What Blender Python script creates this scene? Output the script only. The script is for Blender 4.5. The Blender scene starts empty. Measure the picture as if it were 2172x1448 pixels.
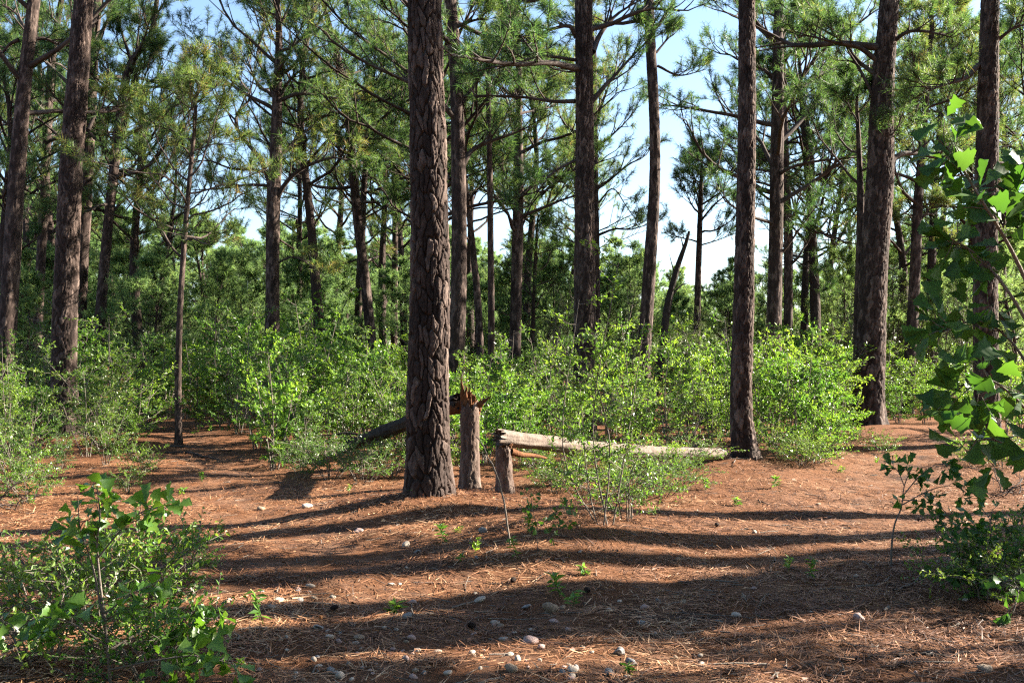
import bpy, math
import numpy as np
from mathutils import Vector, Matrix

# ------------------------------------------------------------------ camera, sky, sun, exposure
SC = bpy.context.scene
COL = SC.collection
F, HOR, EYE, CX = 2086.0, 765.0, 1.6, 1086.0          # focal length and horizon, in photo pixels (2172 wide)
cam_d = bpy.data.cameras.new('camera')
cam_d.sensor_width = 36.0
cam_d.lens = F / 2172 * 36.0
cam_d.shift_y = (HOR - 724) / 2172
cam_d.clip_end = 3000
cam = bpy.data.objects.new('camera', cam_d)
cam.location = (0, 0, EYE)
cam.rotation_euler = (math.radians(90), 0, 0)
COL.objects.link(cam)
SC.camera = cam

SUN_EL, SUN_AZ = math.radians(28), math.radians(74)    # azimuth clockwise from +Y
world = bpy.data.worlds.new('World')
SC.world = world
world.use_nodes = True
wn = world.node_tree.nodes
sky = wn.new('ShaderNodeTexSky')
sky.sky_type = 'NISHITA'
sky.sun_disc = False
sky.sun_elevation = SUN_EL
sky.sun_rotation = SUN_AZ
sky.air_density = 1.0
sky.dust_density = 0.9
sky.ozone_density = 2.2
bg = wn['Background']
world.node_tree.links.new(sky.outputs[0], bg.inputs[0])
bg.inputs[1].default_value = 0.05
sl = bpy.data.lights.new('sun', 'SUN')
sl.energy = 5.0
sl.angle = math.radians(0.5)
sl.color = (1.0, 0.91, 0.77)
sun = bpy.data.objects.new('sun', sl)
sdir = Vector((math.sin(SUN_AZ) * math.cos(SUN_EL), math.cos(SUN_AZ) * math.cos(SUN_EL), math.sin(SUN_EL)))
sun.rotation_euler = sdir.to_track_quat('Z', 'Y').to_euler()
sun.location = (20, 10, 30)
COL.objects.link(sun)
SC.view_settings.view_transform = 'Standard'
SC.view_settings.look = 'None'
SC.view_settings.exposure = 2.8
SC.view_settings.gamma = 1.0
SC.view_settings.use_curve_mapping = False
SC.render.engine = 'CYCLES'
cy = SC.cycles
cy.max_bounces = 3
cy.diffuse_bounces = 1
cy.glossy_bounces = 2
cy.transmission_bounces = 2
cy.transparent_max_bounces = 4
cy.sample_clamp_indirect = 6.0
cy.debug_use_spatial_splits = True
cy.use_denoising = False
cy.filter_width = 1.25
cy.caustics_reflective = False
cy.caustics_refractive = False

# ------------------------------------------------------------------ helpers
PI = math.pi
def RNG(s): return np.random.default_rng(s)
def W(px, py, d):
    """photo pixel seen at depth d -> point of the place"""
    return np.array([(px - CX) / F * d, d, EYE + (HOR - py) / F * d])
def hashf(i, j, s=0):
    n = (np.asarray(i, dtype=np.int64) * 374761393 + np.asarray(j, dtype=np.int64) * 668265263 + s * 982451653) & 0x7fffffff
    n = ((n ^ (n >> 13)) * 1274126177) & 0x7fffffff
    n = ((n ^ (n >> 16)) * 1103515245 + 12345) & 0x7fffffff
    return ((n >> 7) & 0xffff) / 65535.0
def vnoise(x, y, s=0):
    xi, yi = np.floor(x), np.floor(y)
    fx, fy = x - xi, y - yi
    fx, fy = fx * fx * (3 - 2 * fx), fy * fy * (3 - 2 * fy)
    xi, yi = xi.astype(np.int64), yi.astype(np.int64)
    a, b = hashf(xi, yi, s), hashf(xi + 1, yi, s)
    c, d = hashf(xi, yi + 1, s), hashf(xi + 1, yi + 1, s)
    return (a + (b - a) * fx) * (1 - fy) + (c + (d - c) * fx) * fy - 0.5
def nrm(v):
    return v / np.maximum(np.linalg.norm(v, axis=-1, keepdims=True), 1e-9)

MOUNDS = [(-0.92, 10.45, 0.11, 1.3), (-0.88, 10.4, 0.08, .55), (3.55, 14.9, 0.12, 1.2), (7.9, 22.0, 0.16, 1.8), (0.7, 8.7, 0.08, 0.9), (-9.3, 20, .12, 1.5), (8.8, 18, .12, 1.5)]
def path_mask(x, y):
    """1 on the trodden trail: it comes from the camera and forks round the thick pine"""
    cl = np.interp(y, [0, 6, 9, 12, 16, 19, 24, 30], [-0.2, -0.6, -1.9, -3.4, -4.9, -6.2, -8.0, -9])
    cr = np.interp(y, [0, 6, 9, 12, 16, 19, 24, 30], [0.6, 1.0, 2.6, 4.4, 6.6, 8.6, 11.5, 16])
    wl = np.interp(y, [0, 6, 12, 19, 24], [2.0, 1.5, 1.1, .9, .5])
    a = np.exp(-((x - cl) / wl) ** 2)
    b = np.exp(-((x - cr) / (wl * 1.05)) ** 2)
    return np.clip(np.maximum(a, b), 0, 1) * (y < 34)
def ground(x, y):
    x, y = np.asarray(x, float), np.asarray(y, float)
    z = 0.22 * vnoise(x / 6.0, y / 6.0, 1) + 0.09 * vnoise(x / 1.6, y / 1.6, 2) + 0.05 * vnoise(x / .55, y / .55, 3)
    z = z * np.clip(y / 6.0, 0.4, 1.0) - 0.05 * path_mask(x, y)
    for mx, my, h, r in MOUNDS:
        z = z + h * np.exp(-((x - mx) ** 2 + (y - my) ** 2) / r ** 2)
    return z
def gz(x, y): return float(ground(x, y))

def mesh(name, V, faces, smooth=False, attrs=None):
    """faces: list of int arrays (n,3) or (n,4)"""
    me = bpy.data.meshes.new(name)
    V = np.asarray(V, dtype=np.float32)
    faces = [np.asarray(f, dtype=np.int32) for f in faces if len(f)]
    me.vertices.add(len(V))
    me.vertices.foreach_set('co', V.ravel())
    tot = sum(f.size for f in faces)
    npoly = sum(len(f) for f in faces)
    me.loops.add(tot)
    me.loops.foreach_set('vertex_index', np.concatenate([f.ravel() for f in faces]))
    sizes = np.concatenate([np.full(len(f), f.shape[1], dtype=np.int32) for f in faces])
    starts = np.concatenate([[0], np.cumsum(sizes)[:-1]]).astype(np.int32)
    me.polygons.add(npoly)
    me.polygons.foreach_set('loop_start', starts)
    me.polygons.foreach_set('use_smooth', np.full(npoly, bool(smooth)))
    for k, a in (attrs or {}).items():
        at = me.attributes.new(k, 'FLOAT', 'POINT')
        at.data.foreach_set('value', np.asarray(a, dtype=np.float32))
    me.update(calc_edges=True)
    return me
def link(name, data, mat=None, parent=None, loc=None):
    o = bpy.data.objects.new(name, data)
    COL.objects.link(o)
    if mat is not None and data is not None and not data.materials:
        data.materials.append(mat)
    if parent is not None: o.parent = parent
    if loc is not None: o.location = loc
    return o
def tag(o, label, cat, group=None):
    o['label'] = label
    o['category'] = cat
    if group: o['group'] = group
    return o
def thing(name, label, cat, loc=(0, 0, 0), group=None):
    return tag(link(name, None, loc=loc), label, cat, group)

def tubes(P, R, sides):
    """K tubes of N points: P (K,N,3), R (K,N) -> verts, quads"""
    P, R = np.asarray(P, float), np.asarray(R, float)
    K, N, _ = P.shape
    T = nrm(np.gradient(P, axis=1))
    ref = np.where(np.abs(T.mean(1, keepdims=True)[..., 2:3]) > 0.8, np.array([1., 0, 0]), np.array([0, 0, 1.]))
    A = nrm(np.cross(T, np.broadcast_to(ref, T.shape)))
    B = np.cross(T, A)
    th = np.arange(sides) / sides * 2 * PI
    V = P[:, :, None, :] + R[:, :, None, None] * (A[:, :, None, :] * np.cos(th)[:, None] + B[:, :, None, :] * np.sin(th)[:, None])
    k, n, s = np.meshgrid(np.arange(K), np.arange(N - 1), np.arange(sides), indexing='ij')
    s2 = (s + 1) % sides
    base = k * N * sides
    q = np.stack([base + n * sides + s, base + n * sides + s2, base + (n + 1) * sides + s2, base + (n + 1) * sides + s], -1)
    return V.reshape(-1, 3), q.reshape(-1, 4)
class Acc:
    def __init__(self): self.V, self.Fs, self.n = [], [], 0
    def add(self, V, *fs):
        self.V.append(V)
        for f in fs: self.Fs.append(np.asarray(f) + self.n)
        self.n += len(V)
    def mesh(self, name, smooth=False, attrs=None):
        t = [f for f in self.Fs if f.shape[1] == 3]; q = [f for f in self.Fs if f.shape[1] == 4]
        fs = ([np.concatenate(t)] if t else []) + ([np.concatenate(q)] if q else [])
        return mesh(name, np.concatenate(self.V), fs, smooth, attrs)
def catmull(C, n):
    C = np.asarray(C, float)
    if len(C) == 2: return C[0] + (C[1] - C[0]) * np.linspace(0, 1, n)[:, None]
    E = np.concatenate([[2 * C[0] - C[1]], C, [2 * C[-1] - C[-2]]])
    u = np.linspace(0, len(C) - 1 - 1e-6, n)
    i = u.astype(int); t = (u - i)[:, None]
    p0, p1, p2, p3 = E[i], E[i + 1], E[i + 2], E[i + 3]
    return 0.5 * (2 * p1 + (p2 - p0) * t + (2 * p0 - 5 * p1 + 4 * p2 - p3) * t * t + (3 * p1 - p0 - 3 * p2 + p3) * t ** 3)

def leaf_batch(P, A, Nn, L, Wd, fold=.25):
    S = nrm(np.cross(A, Nn)); U = np.cross(S, A)
    L, Wd = L[:, None], Wd[:, None]
    m = P + A * L * .45
    V = np.stack([P, m + S * Wd * .5 + U * Wd * fold, P + A * L, m - S * Wd * .5 + U * Wd * fold], 1).reshape(-1, 3)
    i = np.arange(len(P))[:, None] * 4
    return V, np.concatenate([i + [0, 1, 2], i + [0, 2, 3]], 0)

# ------------------------------------------------------------------ materials
def newmat(name):
    m = bpy.data.materials.new(name)
    m.use_nodes = True
    nt = m.node_tree
    for n in list(nt.nodes): nt.nodes.remove(n)
    out = nt.nodes.new('ShaderNodeOutputMaterial')
    return m, nt, out
def N(nt, typ, **kw):
    n = nt.nodes.new(typ)
    for k, v in kw.items():
        if k.startswith('i_'): n.inputs[k[2:].replace('_', ' ')].default_value = v
        else: setattr(n, k, v)
    return n
def ramp(nt, fac, stops, interp='LINEAR'):
    r = nt.nodes.new('ShaderNodeValToRGB')
    r.color_ramp.interpolation = interp
    e = r.color_ramp.elements
    while len(e) < len(stops): e.new(0.5)
    for el, (p, c) in zip(e, stops):
        el.position = p
        el.color = (*c, 1) if len(c) == 3 else c
    nt.links.new(fac, r.inputs[0])
    return r.outputs[0]
def mixc(nt, fac, a, b, mode='MIX'):
    m = nt.nodes.new('ShaderNodeMix')
    m.data_type = 'RGBA'; m.blend_type = mode
    for inp, v in ((m.inputs[0], fac), (m.inputs[6], a), (m.inputs[7], b)):
        if hasattr(v, 'links'): nt.links.new(v, inp)
        elif isinstance(v, (int, float)): inp.default_value = v
        else: inp.default_value = (*v, 1)
    return m.outputs[2]
def noise(nt, scale, detail=4, rough=.6, vec=None, dist=0.0):
    n = N(nt, 'ShaderNodeTexNoise')
    n.inputs['Scale'].default_value = scale; n.inputs['Detail'].default_value = detail
    n.inputs['Roughness'].default_value = rough; n.inputs['Distortion'].default_value = dist
    if vec is not None: nt.links.new(vec, n.inputs['Vector'])
    return n.outputs['Fac']
def mapping(nt, scale, coord='Object'):
    t = N(nt, 'ShaderNodeTexCoord')
    mp = N(nt, 'ShaderNodeMapping')
    mp.inputs['Scale'].default_value = scale
    nt.links.new(t.outputs[coord], mp.inputs['Vector'])
    return mp.outputs[0]
def attr(nt, name):
    a = N(nt, 'ShaderNodeAttribute'); a.attribute_name = name
    return a.outputs['Fac']
def bump(nt, h, strength, dist, shader):
    b = N(nt, 'ShaderNodeBump')
    b.inputs['Strength'].default_value = strength; b.inputs['Distance'].default_value = dist
    nt.links.new(h, b.inputs['Height'])
    nt.links.new(b.outputs[0], shader.inputs['Normal'])

def leaf_mat(name, stops, trans_col, trans=0.4, rough=.45, spec=.4, objrand=True):
    m, nt, out = newmat(name)
    t = attr(nt, 'tint')
    if objrand:
        oi = N(nt, 'ShaderNodeObjectInfo')
        ad = N(nt, 'ShaderNodeMath', operation='ADD'); ad.inputs[1].default_value = -0.5
        nt.links.new(oi.outputs['Random'], ad.inputs[0])
        ml = N(nt, 'ShaderNodeMath', operation='MULTIPLY_ADD'); ml.inputs[1].default_value = .55
        nt.links.new(ad.outputs[0], ml.inputs[0]); nt.links.new(t, ml.inputs[2])
        t = ml.outputs[0]
    col = ramp(nt, t, stops)
    p = N(nt, 'ShaderNodeBsdfPrincipled')
    nt.links.new(col, p.inputs['Base Color'])
    p.inputs['Roughness'].default_value = rough
    p.inputs['Specular IOR Level'].default_value = spec
    tr = N(nt, 'ShaderNodeBsdfTranslucent')
    tc = mixc(nt, 1.0, col, trans_col, 'MULTIPLY')
    nt.links.new(tc, tr.inputs['Color'])
    mx = N(nt, 'ShaderNodeMixShader'); mx.inputs[0].default_value = trans
    nt.links.new(p.outputs[0], mx.inputs[1]); nt.links.new(tr.outputs[0], mx.inputs[2])
    nt.links.new(mx.outputs[0], out.inputs[0])
    return m

M = {}
M['needle'] = leaf_mat('pine_needle', [(0, (.027, .064, .028)), (.5, (.062, .114, .038)), (.88, (.130, .165, .048)), (1, (.16, .115, .05))], (1.9, 1.9, 1.1), .5, .5, .35)
M['needle_far'] = leaf_mat('pine_needle_far_lightened', [(0, (.085, .150, .062)), (.5, (.125, .200, .075)), (1, (.185, .240, .090))], (1.8, 1.8, 1.2), .5, .55, .3)  # paler copy of the needle colour: far sunlight and haze put into it
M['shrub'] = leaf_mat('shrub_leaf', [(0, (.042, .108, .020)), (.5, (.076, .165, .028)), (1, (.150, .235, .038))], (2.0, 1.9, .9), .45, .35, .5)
M['shrub_dark'] = leaf_mat('dark_shrub_leaf', [(0, (.042, .095, .022)), (.5, (.070, .140, .030)), (1, (.125, .190, .038))], (1.9, 1.8, .9), .42, .35, .5)
M['cedar'] = leaf_mat('cedar_leaf', [(0, (.035, .065, .025)), (.5, (.055, .090, .030)), (1, (.085, .115, .040))], (1.8, 1.7, 1.0), .3, .6, .3)
M['oak'] = leaf_mat('oak_leaf', [(0, (.024, .066, .015)), (.5, (.040, .100, .019)), (1, (.072, .138, .025))], (1.9, 1.9, .8), .36, .5, .25)
M['oak_bright'] = leaf_mat('young_oak_leaf', [(0, (.052, .125, .022)), (.5, (.088, .180, .028)), (1, (.15, .235, .035))], (1.9, 1.9, .8), .45, .32, .5)

def bark_mat(name, lo, mid, hi, plates=True, grey=(.2, .17, .16), vor=True):
    m, nt, out = newmat(name)
    p = N(nt, 'ShaderNodeBsdfPrincipled')
    p.inputs['Roughness'].default_value = .9
    p.inputs['Specular IOR Level'].default_value = .15
    v1 = mapping(nt, (1, 1, .35))
    n1 = noise(nt, 14, 6, .7, v1)
    n2 = noise(nt, 60, 4, .7, v1)
    if plates:
        pl = attr(nt, 'plate')
        a = N(nt, 'ShaderNodeMath', operation='MULTIPLY_ADD'); a.inputs[1].default_value = .4
        nt.links.new(pl, a.inputs[0])
        b = N(nt, 'ShaderNodeMath', operation='MULTIPLY_ADD'); b.inputs[1].default_value = 1.0; b.inputs[2].default_value = -.2
        nt.links.new(n1, b.inputs[0]); nt.links.new(b.outputs[0], a.inputs[2])
        f = a.outputs[0]
    else:
        f = n1
    c = ramp(nt, f, [(.2, lo), (.5, mid), (.8, hi)])
    c = mixc(nt, ramp(nt, noise(nt, 3, 3, .6, v1), [(.4, (0, 0, 0)), (.8, (.45, .45, .45))]), c, grey)
    c = mixc(nt, .55, c, ramp(nt, n2, [(.25, (.45, .45, .45)), (.6, (1, 1, 1))]), 'MULTIPLY')
    nt.links.new(c, p.inputs['Base Color'])
    s = N(nt, 'ShaderNodeMath', operation='ADD')
    nt.links.new(n1, s.inputs[0]); nt.links.new(n2, s.inputs[1])
    if not plates and vor:
        vo = N(nt, 'ShaderNodeTexVoronoi', feature='DISTANCE_TO_EDGE'); vo.inputs['Scale'].default_value = 9
        v2 = mapping(nt, (1, 1, .4)); nt.links.new(v2, vo.inputs['Vector'])
        s2 = N(nt, 'ShaderNodeMath', operation='MULTIPLY_ADD'); s2.inputs[1].default_value = 2.5
        nt.links.new(vo.outputs['Distance'], s2.inputs[0]); nt.links.new(s.outputs[0], s2.inputs[2])
        s = s2
    bump(nt, s.outputs[0], .9, .03 if not plates and vor else .012, p)
    nt.links.new(p.outputs[0], out.inputs[0])
    return m
M['bark'] = bark_mat('pine_bark', (.015, .010, .008), (.047, .031, .026), (.175, .128, .106), grey=(.052, .041, .037))
M['bark_plain'] = bark_mat('slender_pine_bark', (.020, .013, .011), (.044, .030, .025), (.11, .080, .066), plates=False, grey=(.05, .04, .036))
M['limb'] = bark_mat('limb_bark', (.024, .017, .014), (.046, .033, .027), (.080, .060, .050), plates=False, vor=False)
M['twig'] = bark_mat('shrub_stem_bark', (.09, .072, .056), (.155, .13, .105), (.24, .21, .18), plates=False, vor=False)
M['dead'] = bark_mat('dead_bark', (.018, .014, .012), (.036, .028, .024), (.07, .057, .05), plates=False, grey=(.045, .038, .034))
M['stump'] = bark_mat('weathered_stump_bark', (.05, .031, .024), (.105, .070, .056), (.20, .148, .12), plates=True, grey=(.125, .10, .088))
M['log'] = bark_mat('barkless_log_wood', (.07, .050, .040), (.155, .118, .095), (.28, .225, .185), plates=False, grey=(.16, .145, .135), vor=False)
M['splinter'] = bark_mat('splintered_heartwood', (.055, .022, .010), (.115, .046, .018), (.20, .088, .036), plates=False, grey=(.11, .055, .03), vor=False)

def ground_mat():
    m, nt, out = newmat('pine_straw_ground')
    p = N(nt, 'ShaderNodeBsdfPrincipled')
    p.inputs['Roughness'].default_value = .95
    p.inputs['Specular IOR Level'].default_value = .1
    v = mapping(nt, (1, 1, 1))
    fine = noise(nt, 70, 8, .75, v, 1.5)
    med = noise(nt, 7, 6, .65, v, .6)
    big = noise(nt, .9, 4, .6, v)
    c = ramp(nt, fine, [(.25, (.032, .014, .008)), (.45, (.100, .042, .019)), (.6, (.195, .085, .039)), (.8, (.34, .18, .095))])
    c = mixc(nt, ramp(nt, med, [(.52, (0, 0, 0)), (.70, (.75, .75, .75))]), c, (.075, .042, .028))
    soil = N(nt, 'ShaderNodeMath', operation='MULTIPLY')
    nt.links.new(ramp(nt, big, [(.52, (0, 0, 0)), (.66, (1, 1, 1))]), soil.inputs[0])
    nt.links.new(attr(nt, 'trail'), soil.inputs[1])
    worn = N(nt, 'ShaderNodeMath', operation='MULTIPLY')
    nt.links.new(ramp(nt, noise(nt, 2.3, 5, .65, v), [(.42, (0, 0, 0)), (.64, (.5, .5, .5))]), worn.inputs[0])
    nt.links.new(attr(nt, 'trail'), worn.inputs[1])
    c = mixc(nt, worn.outputs[0], c, (.24, .145, .098))
    c = mixc(nt, soil.outputs[0], c, (.052, .031, .023))
    nt.links.new(c, p.inputs['Base Color'])
    s = N(nt, 'ShaderNodeMath', operation='MULTIPLY_ADD'); s.inputs[1].default_value = 2.5
    nt.links.new(med, s.inputs[0]); nt.links.new(fine, s.inputs[2])
    bump(nt, s.outputs[0], .9, .03, p)
    nt.links.new(p.outputs[0], out.inputs[0])
    return m
M['ground'] = ground_mat()
def straw_mat():
    m, nt, out = newmat('fallen_needles')
    p = N(nt, 'ShaderNodeBsdfPrincipled')
    p.inputs['Roughness'].default_value = .6
    p.inputs['Specular IOR Level'].default_value = .35
    c = ramp(nt, attr(nt, 'tint'), [(0, (.030, .013, .008)), (.3, (.100, .038, .016)), (.62, (.22, .095, .041)), (.9, (.36, .19, .095)), (1, (.45, .30, .18))])
    nt.links.new(c, p.inputs['Base Color'])
    nt.links.new(p.outputs[0], out.inputs[0])
    return m
M['straw'] = straw_mat()
def stone_mat(name, a, b, c):
    m, nt, out = newmat(name)
    p = N(nt, 'ShaderNodeBsdfPrincipled')
    p.inputs['Roughness'].default_value = .75
    v = mapping(nt, (1, 1, 1))
    oi = N(nt, 'ShaderNodeObjectInfo')
    col = ramp(nt, noise(nt, 2.2, 5, .65, v), [(.3, a), (.5, b), (.7, c)])
    col = mixc(nt, .5, col, ramp(nt, noise(nt, 18, 4, .7, v), [(.3, (.5, .45, .42)), (.6, (1, 1, 1))]), 'MULTIPLY')
    col = mixc(nt, .35, col, ramp(nt, oi.outputs['Random'], [(0, (.55, .5, .48)), (1, (1, 1, 1))]), 'MULTIPLY')
    nt.links.new(col, p.inputs['Base Color'])
    bump(nt, noise(nt, 9, 5, .6, v), .4, .08, p)
    nt.links.new(p.outputs[0], out.inputs[0])
    return m
STONES = {'cream': stone_mat('cream_stone', (.30, .235, .17), (.42, .345, .27), (.53, .47, .39)),
          'pink': stone_mat('pink_stone', (.25, .15, .125), (.35, .235, .205), (.45, .34, .30)),
          'tan': stone_mat('tan_stone', (.17, .11, .065), (.25, .175, .11), (.32, .25, .175)),
          'grey': stone_mat('grey_stone', (.14, .13, .13), (.21, .20, .19), (.30, .285, .275))}

# ------------------------------------------------------------------ the ground
def build_ground():
    def axis(lo, hi, fine_lo, fine_hi, step, grow):
        a = list(np.arange(fine_lo, fine_hi + 1e-6, step))
        s, x = step, a[-1]
        while x < hi:
            s *= grow; x += s; a.append(x)
        s, x = step, a[0]
        pre = []
        while x > lo:
            s *= grow; x -= s; pre.append(x)
        return np.array(pre[::-1] + a)
    xs = axis(-900, 900, -7, 8, .08, 1.14)
    ys = axis(-300, 1500, 4, 16, .07, 1.13)
    X, Y = np.meshgrid(xs, ys)
    Z = ground(X, Y)
    near = (Y < 22) & (Y > 2)
    Z = Z + near * (0.016 * vnoise(X / .16, Y / .16, 5) + .012 * vnoise(X / .09, Y / .22, 6))
    far = np.clip((Y - 40) / 60, 0, 1)
    Z = Z * (1 - far)
    ny, nx = X.shape
    i = np.arange(ny - 1)[:, None] * nx + np.arange(nx - 1)[None]
    q = np.stack([i, i + 1, i + nx + 1, i + nx], -1).reshape(-1, 4)
    o = link('ground', mesh('ground', np.stack([X, Y, Z], -1).reshape(-1, 3), [q], True, {'trail': path_mask(X, Y).ravel()}), M['ground'])
    o['kind'] = 'structure'
build_ground()

def build_straw():
    r = RNG(11)
    P = []
    for d0, d1, dens in ((4.0, 6.5, 3400), (6.5, 9, 2300), (9, 13, 1100), (13, 20, 420)):
        w0 = d1 * .56 + .3
        n = int((d1 - d0) * 2 * w0 * dens)
        x = r.uniform(-w0, w0, n); y = r.uniform(d0, d1, n)
        pm = path_mask(x, y)
        clump = vnoise(x / .5, y / .35, 21) + .6 * vnoise(x / .15, y / .15, 22)
        keep = (np.abs(x) < y * .56 + .3) & (clump - .35 * pm > r.uniform(-.85, .35, n))
        P.append(np.stack([x[keep], y[keep], np.where(y[keep] > 9, .0042, .0030)], -1))
    P = np.concatenate(P)
    x, y, w = P.T
    n = len(x)
    ang = PI * 3 * vnoise(x / .35, y / .35, 23) + r.normal(0, .9, n)
    L = r.uniform(.07, .17, n)
    dx, dy = np.cos(ang), np.sin(ang)
    z = ground(x, y) + .016 * vnoise(x / .16, y / .16, 5) + r.exponential(.007, n) + .004
    x2, y2 = x + dx * L, y + dy * L
    z2 = ground(x2, y2) + r.exponential(.012, n) + .003
    A = np.stack([x - dy * w, y + dx * w, z], -1); B = np.stack([x + dy * w, y - dx * w, z + r.normal(0, .002, n)], -1)
    T = np.stack([x2, y2, z2], -1)
    V = np.stack([A, B, T], 1).reshape(-1, 3)
    t = np.clip(r.beta(2.2, 2.0, n) + .5 * vnoise(x / .8, y / .8, 24), 0, 1)
    o = link('pine_straw_litter', mesh('pine_straw', V, [np.arange(3 * n).reshape(-1, 3)], False, {'tint': np.repeat(t, 3)}), M['straw'])
    o['kind'] = 'stuff'
    o['label'] = 'orange brown fallen pine needles strewn over the forest floor'
build_straw()

def build_twigs():
    r = RNG(12)
    n = 1500
    y = 4.2 + 14 * r.random(n) ** 1.6; x = r.uniform(-1, 1, n) * (y * .55 + .3)
    a = r.uniform(0, 6.28, n); L = r.gamma(2.0, .05, n) + .03
    t = np.linspace(-.5, .5, 3)
    P = np.stack([x[:, None] + np.cos(a)[:, None] * L[:, None] * t + r.normal(0, .006, (n, 3)), y[:, None] + np.sin(a)[:, None] * L[:, None] * t + r.normal(0, .006, (n, 3)), np.zeros((n, 3))], -1)
    P[..., 2] = ground(P[..., 0], P[..., 1]) + r.uniform(.004, .016, (n, 1)) + r.normal(0, .004, (n, 3))
    R = (r.gamma(2, .0012, n) + .0015)[:, None] * np.array([[1, .85, .5]])
    V, q = tubes(P, R, 4)
    o = link('twig_litter', mesh('twig_litter', V, [q], True), M['twig'])
    o['kind'] = 'stuff'; o['label'] = 'small grey fallen twigs scattered through the pine straw'
    m = 1600     # bark flakes and dry leaves
    y = 4.2 + 13 * r.random(m) ** 1.5; x = r.uniform(-1, 1, m) * (y * .55 + .3)
    near = r.random(m) < .3
    x = np.where(near, -.95 + r.normal(0, .55, m), x); y = np.where(near, 10.4 + r.normal(0, .5, m), y)
    P = np.stack([x, y, ground(x, y) + r.uniform(.006, .02, m)], -1)
    V, t = leaf_batch(P, nrm(r.normal(0, 1, (m, 3)) * [1, 1, .2]), nrm(r.normal(0, .3, (m, 3)) + [0, 0, 1]), r.uniform(.02, .07, m), r.uniform(.012, .035, m))
    o = link('bark_flake_litter', mesh('bark_flake_litter', V, [t], False, {'tint': np.repeat(r.random(m), 4)}), M['straw'])
    o['kind'] = 'stuff'; o['label'] = 'brown bark flakes and dry leaves strewn on the forest floor'

build_twigs()

# ------------------------------------------------------------------ trunks with plated bark
def bark_disp(th, z, R, cw, ch, seed):
    nc = max(7, int(round(2 * PI * R / cw)))
    u = th / (2 * PI) * nc
    v = z / ch
    u = u + .22 * np.sin(3 * th + v * 1.7 + seed) + .14 * np.sin(5 * th - v * 2.9 + 1) + .10 * np.sin(v * 6.1 + 2 * th)
    v = v + .32 * np.sin(4 * th + v * .8) + .2 * np.sin(9 * th + v * 2.1)
    ui, vi = np.floor(u).astype(int), np.floor(v).astype(int)
    f1 = np.full(u.shape, 9.0); f2 = np.full(u.shape, 9.0); cid = np.zeros(u.shape)
    for a in (-1, 0, 1):
        for b in (-1, 0, 1):
            cu, cv = ui + a, vi + b
            cm = np.mod(cu, nc)
            px = cu + .15 + .7 * hashf(cm, cv, seed); py = cv + .1 + .8 * hashf(cm, cv, seed + 7)
            dd = np.hypot(px - u, py - v)
            new = dd < f1
            f2 = np.where(new, f1, np.minimum(f2, dd))
            cid = np.where(new, hashf(cm, cv, seed + 13), cid)
            f1 = np.where(new, dd, f1)
    e = np.clip((f2 - f1 - .02) / .15, 0, 1)
    e = e * e * (3 - 2 * e)
    return e * (.78 + .44 * cid), cid
def trunk(path, rad, zfine, ncol, dz, depth, cw, ch, seed, flare=.35):
    """path (n,3) from below ground to the top, radii; rows every dz up to height zfine, coarse above"""
    L = np.concatenate([[0], np.cumsum(np.linalg.norm(np.diff(path, axis=0), axis=1))])
    s = np.concatenate([np.arange(0, min(zfine, L[-1]), dz), np.linspace(min(zfine, L[-1]), L[-1], 14)])
    s = np.unique(s)
    P = np.stack([np.interp(s, L, path[:, k]) for k in range(3)], -1)
    R = np.interp(s, L, rad)
    th = np.arange(ncol) / ncol * 2 * PI
    TH, S = np.meshgrid(th, s)
    RR = np.repeat(R[:, None], ncol, 1)
    fl = flare * np.exp(-np.maximum(S - .1, 0) / .28) * (1 + .45 * np.sin(TH * 5 + seed) + .3 * np.sin(TH * 3 + 2 * seed))
    RR = RR * (1 + fl * .6) * (1 + .03 * np.sin(2 * TH + S * .9 + seed) + .02 * np.sin(3 * TH - S * 1.7))
    if depth > 0:
        d, cid = bark_disp(TH, S, float(R[0]), cw, ch, seed)
        d2, _ = bark_disp(TH, S, float(R[0]), cw * .42, ch * .36, seed + 3)
        RR = RR + depth * (d - .7) + depth * .22 * (d2 - .6) + depth * .30 * vnoise(TH * ncol / 9, S / (dz * 3), seed)
    else:
        cid = np.zeros(TH.shape)
        RR = RR * (1 + .10 * vnoise(TH * 3, S * 4, seed))
    V = P[:, None, :] + np.stack([RR * np.cos(TH), RR * np.sin(TH), np.zeros_like(RR)], -1)
    n, c = TH.shape
    i = np.arange(n - 1)[:, None] * c; j = np.arange(c)[None]; j2 = (j + 1) % c
    q = np.stack([i + j, i + j2, i + c + j2, i + c + j], -1).reshape(-1, 4)
    return V.reshape(-1, 3), q, cid.ravel()

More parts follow.
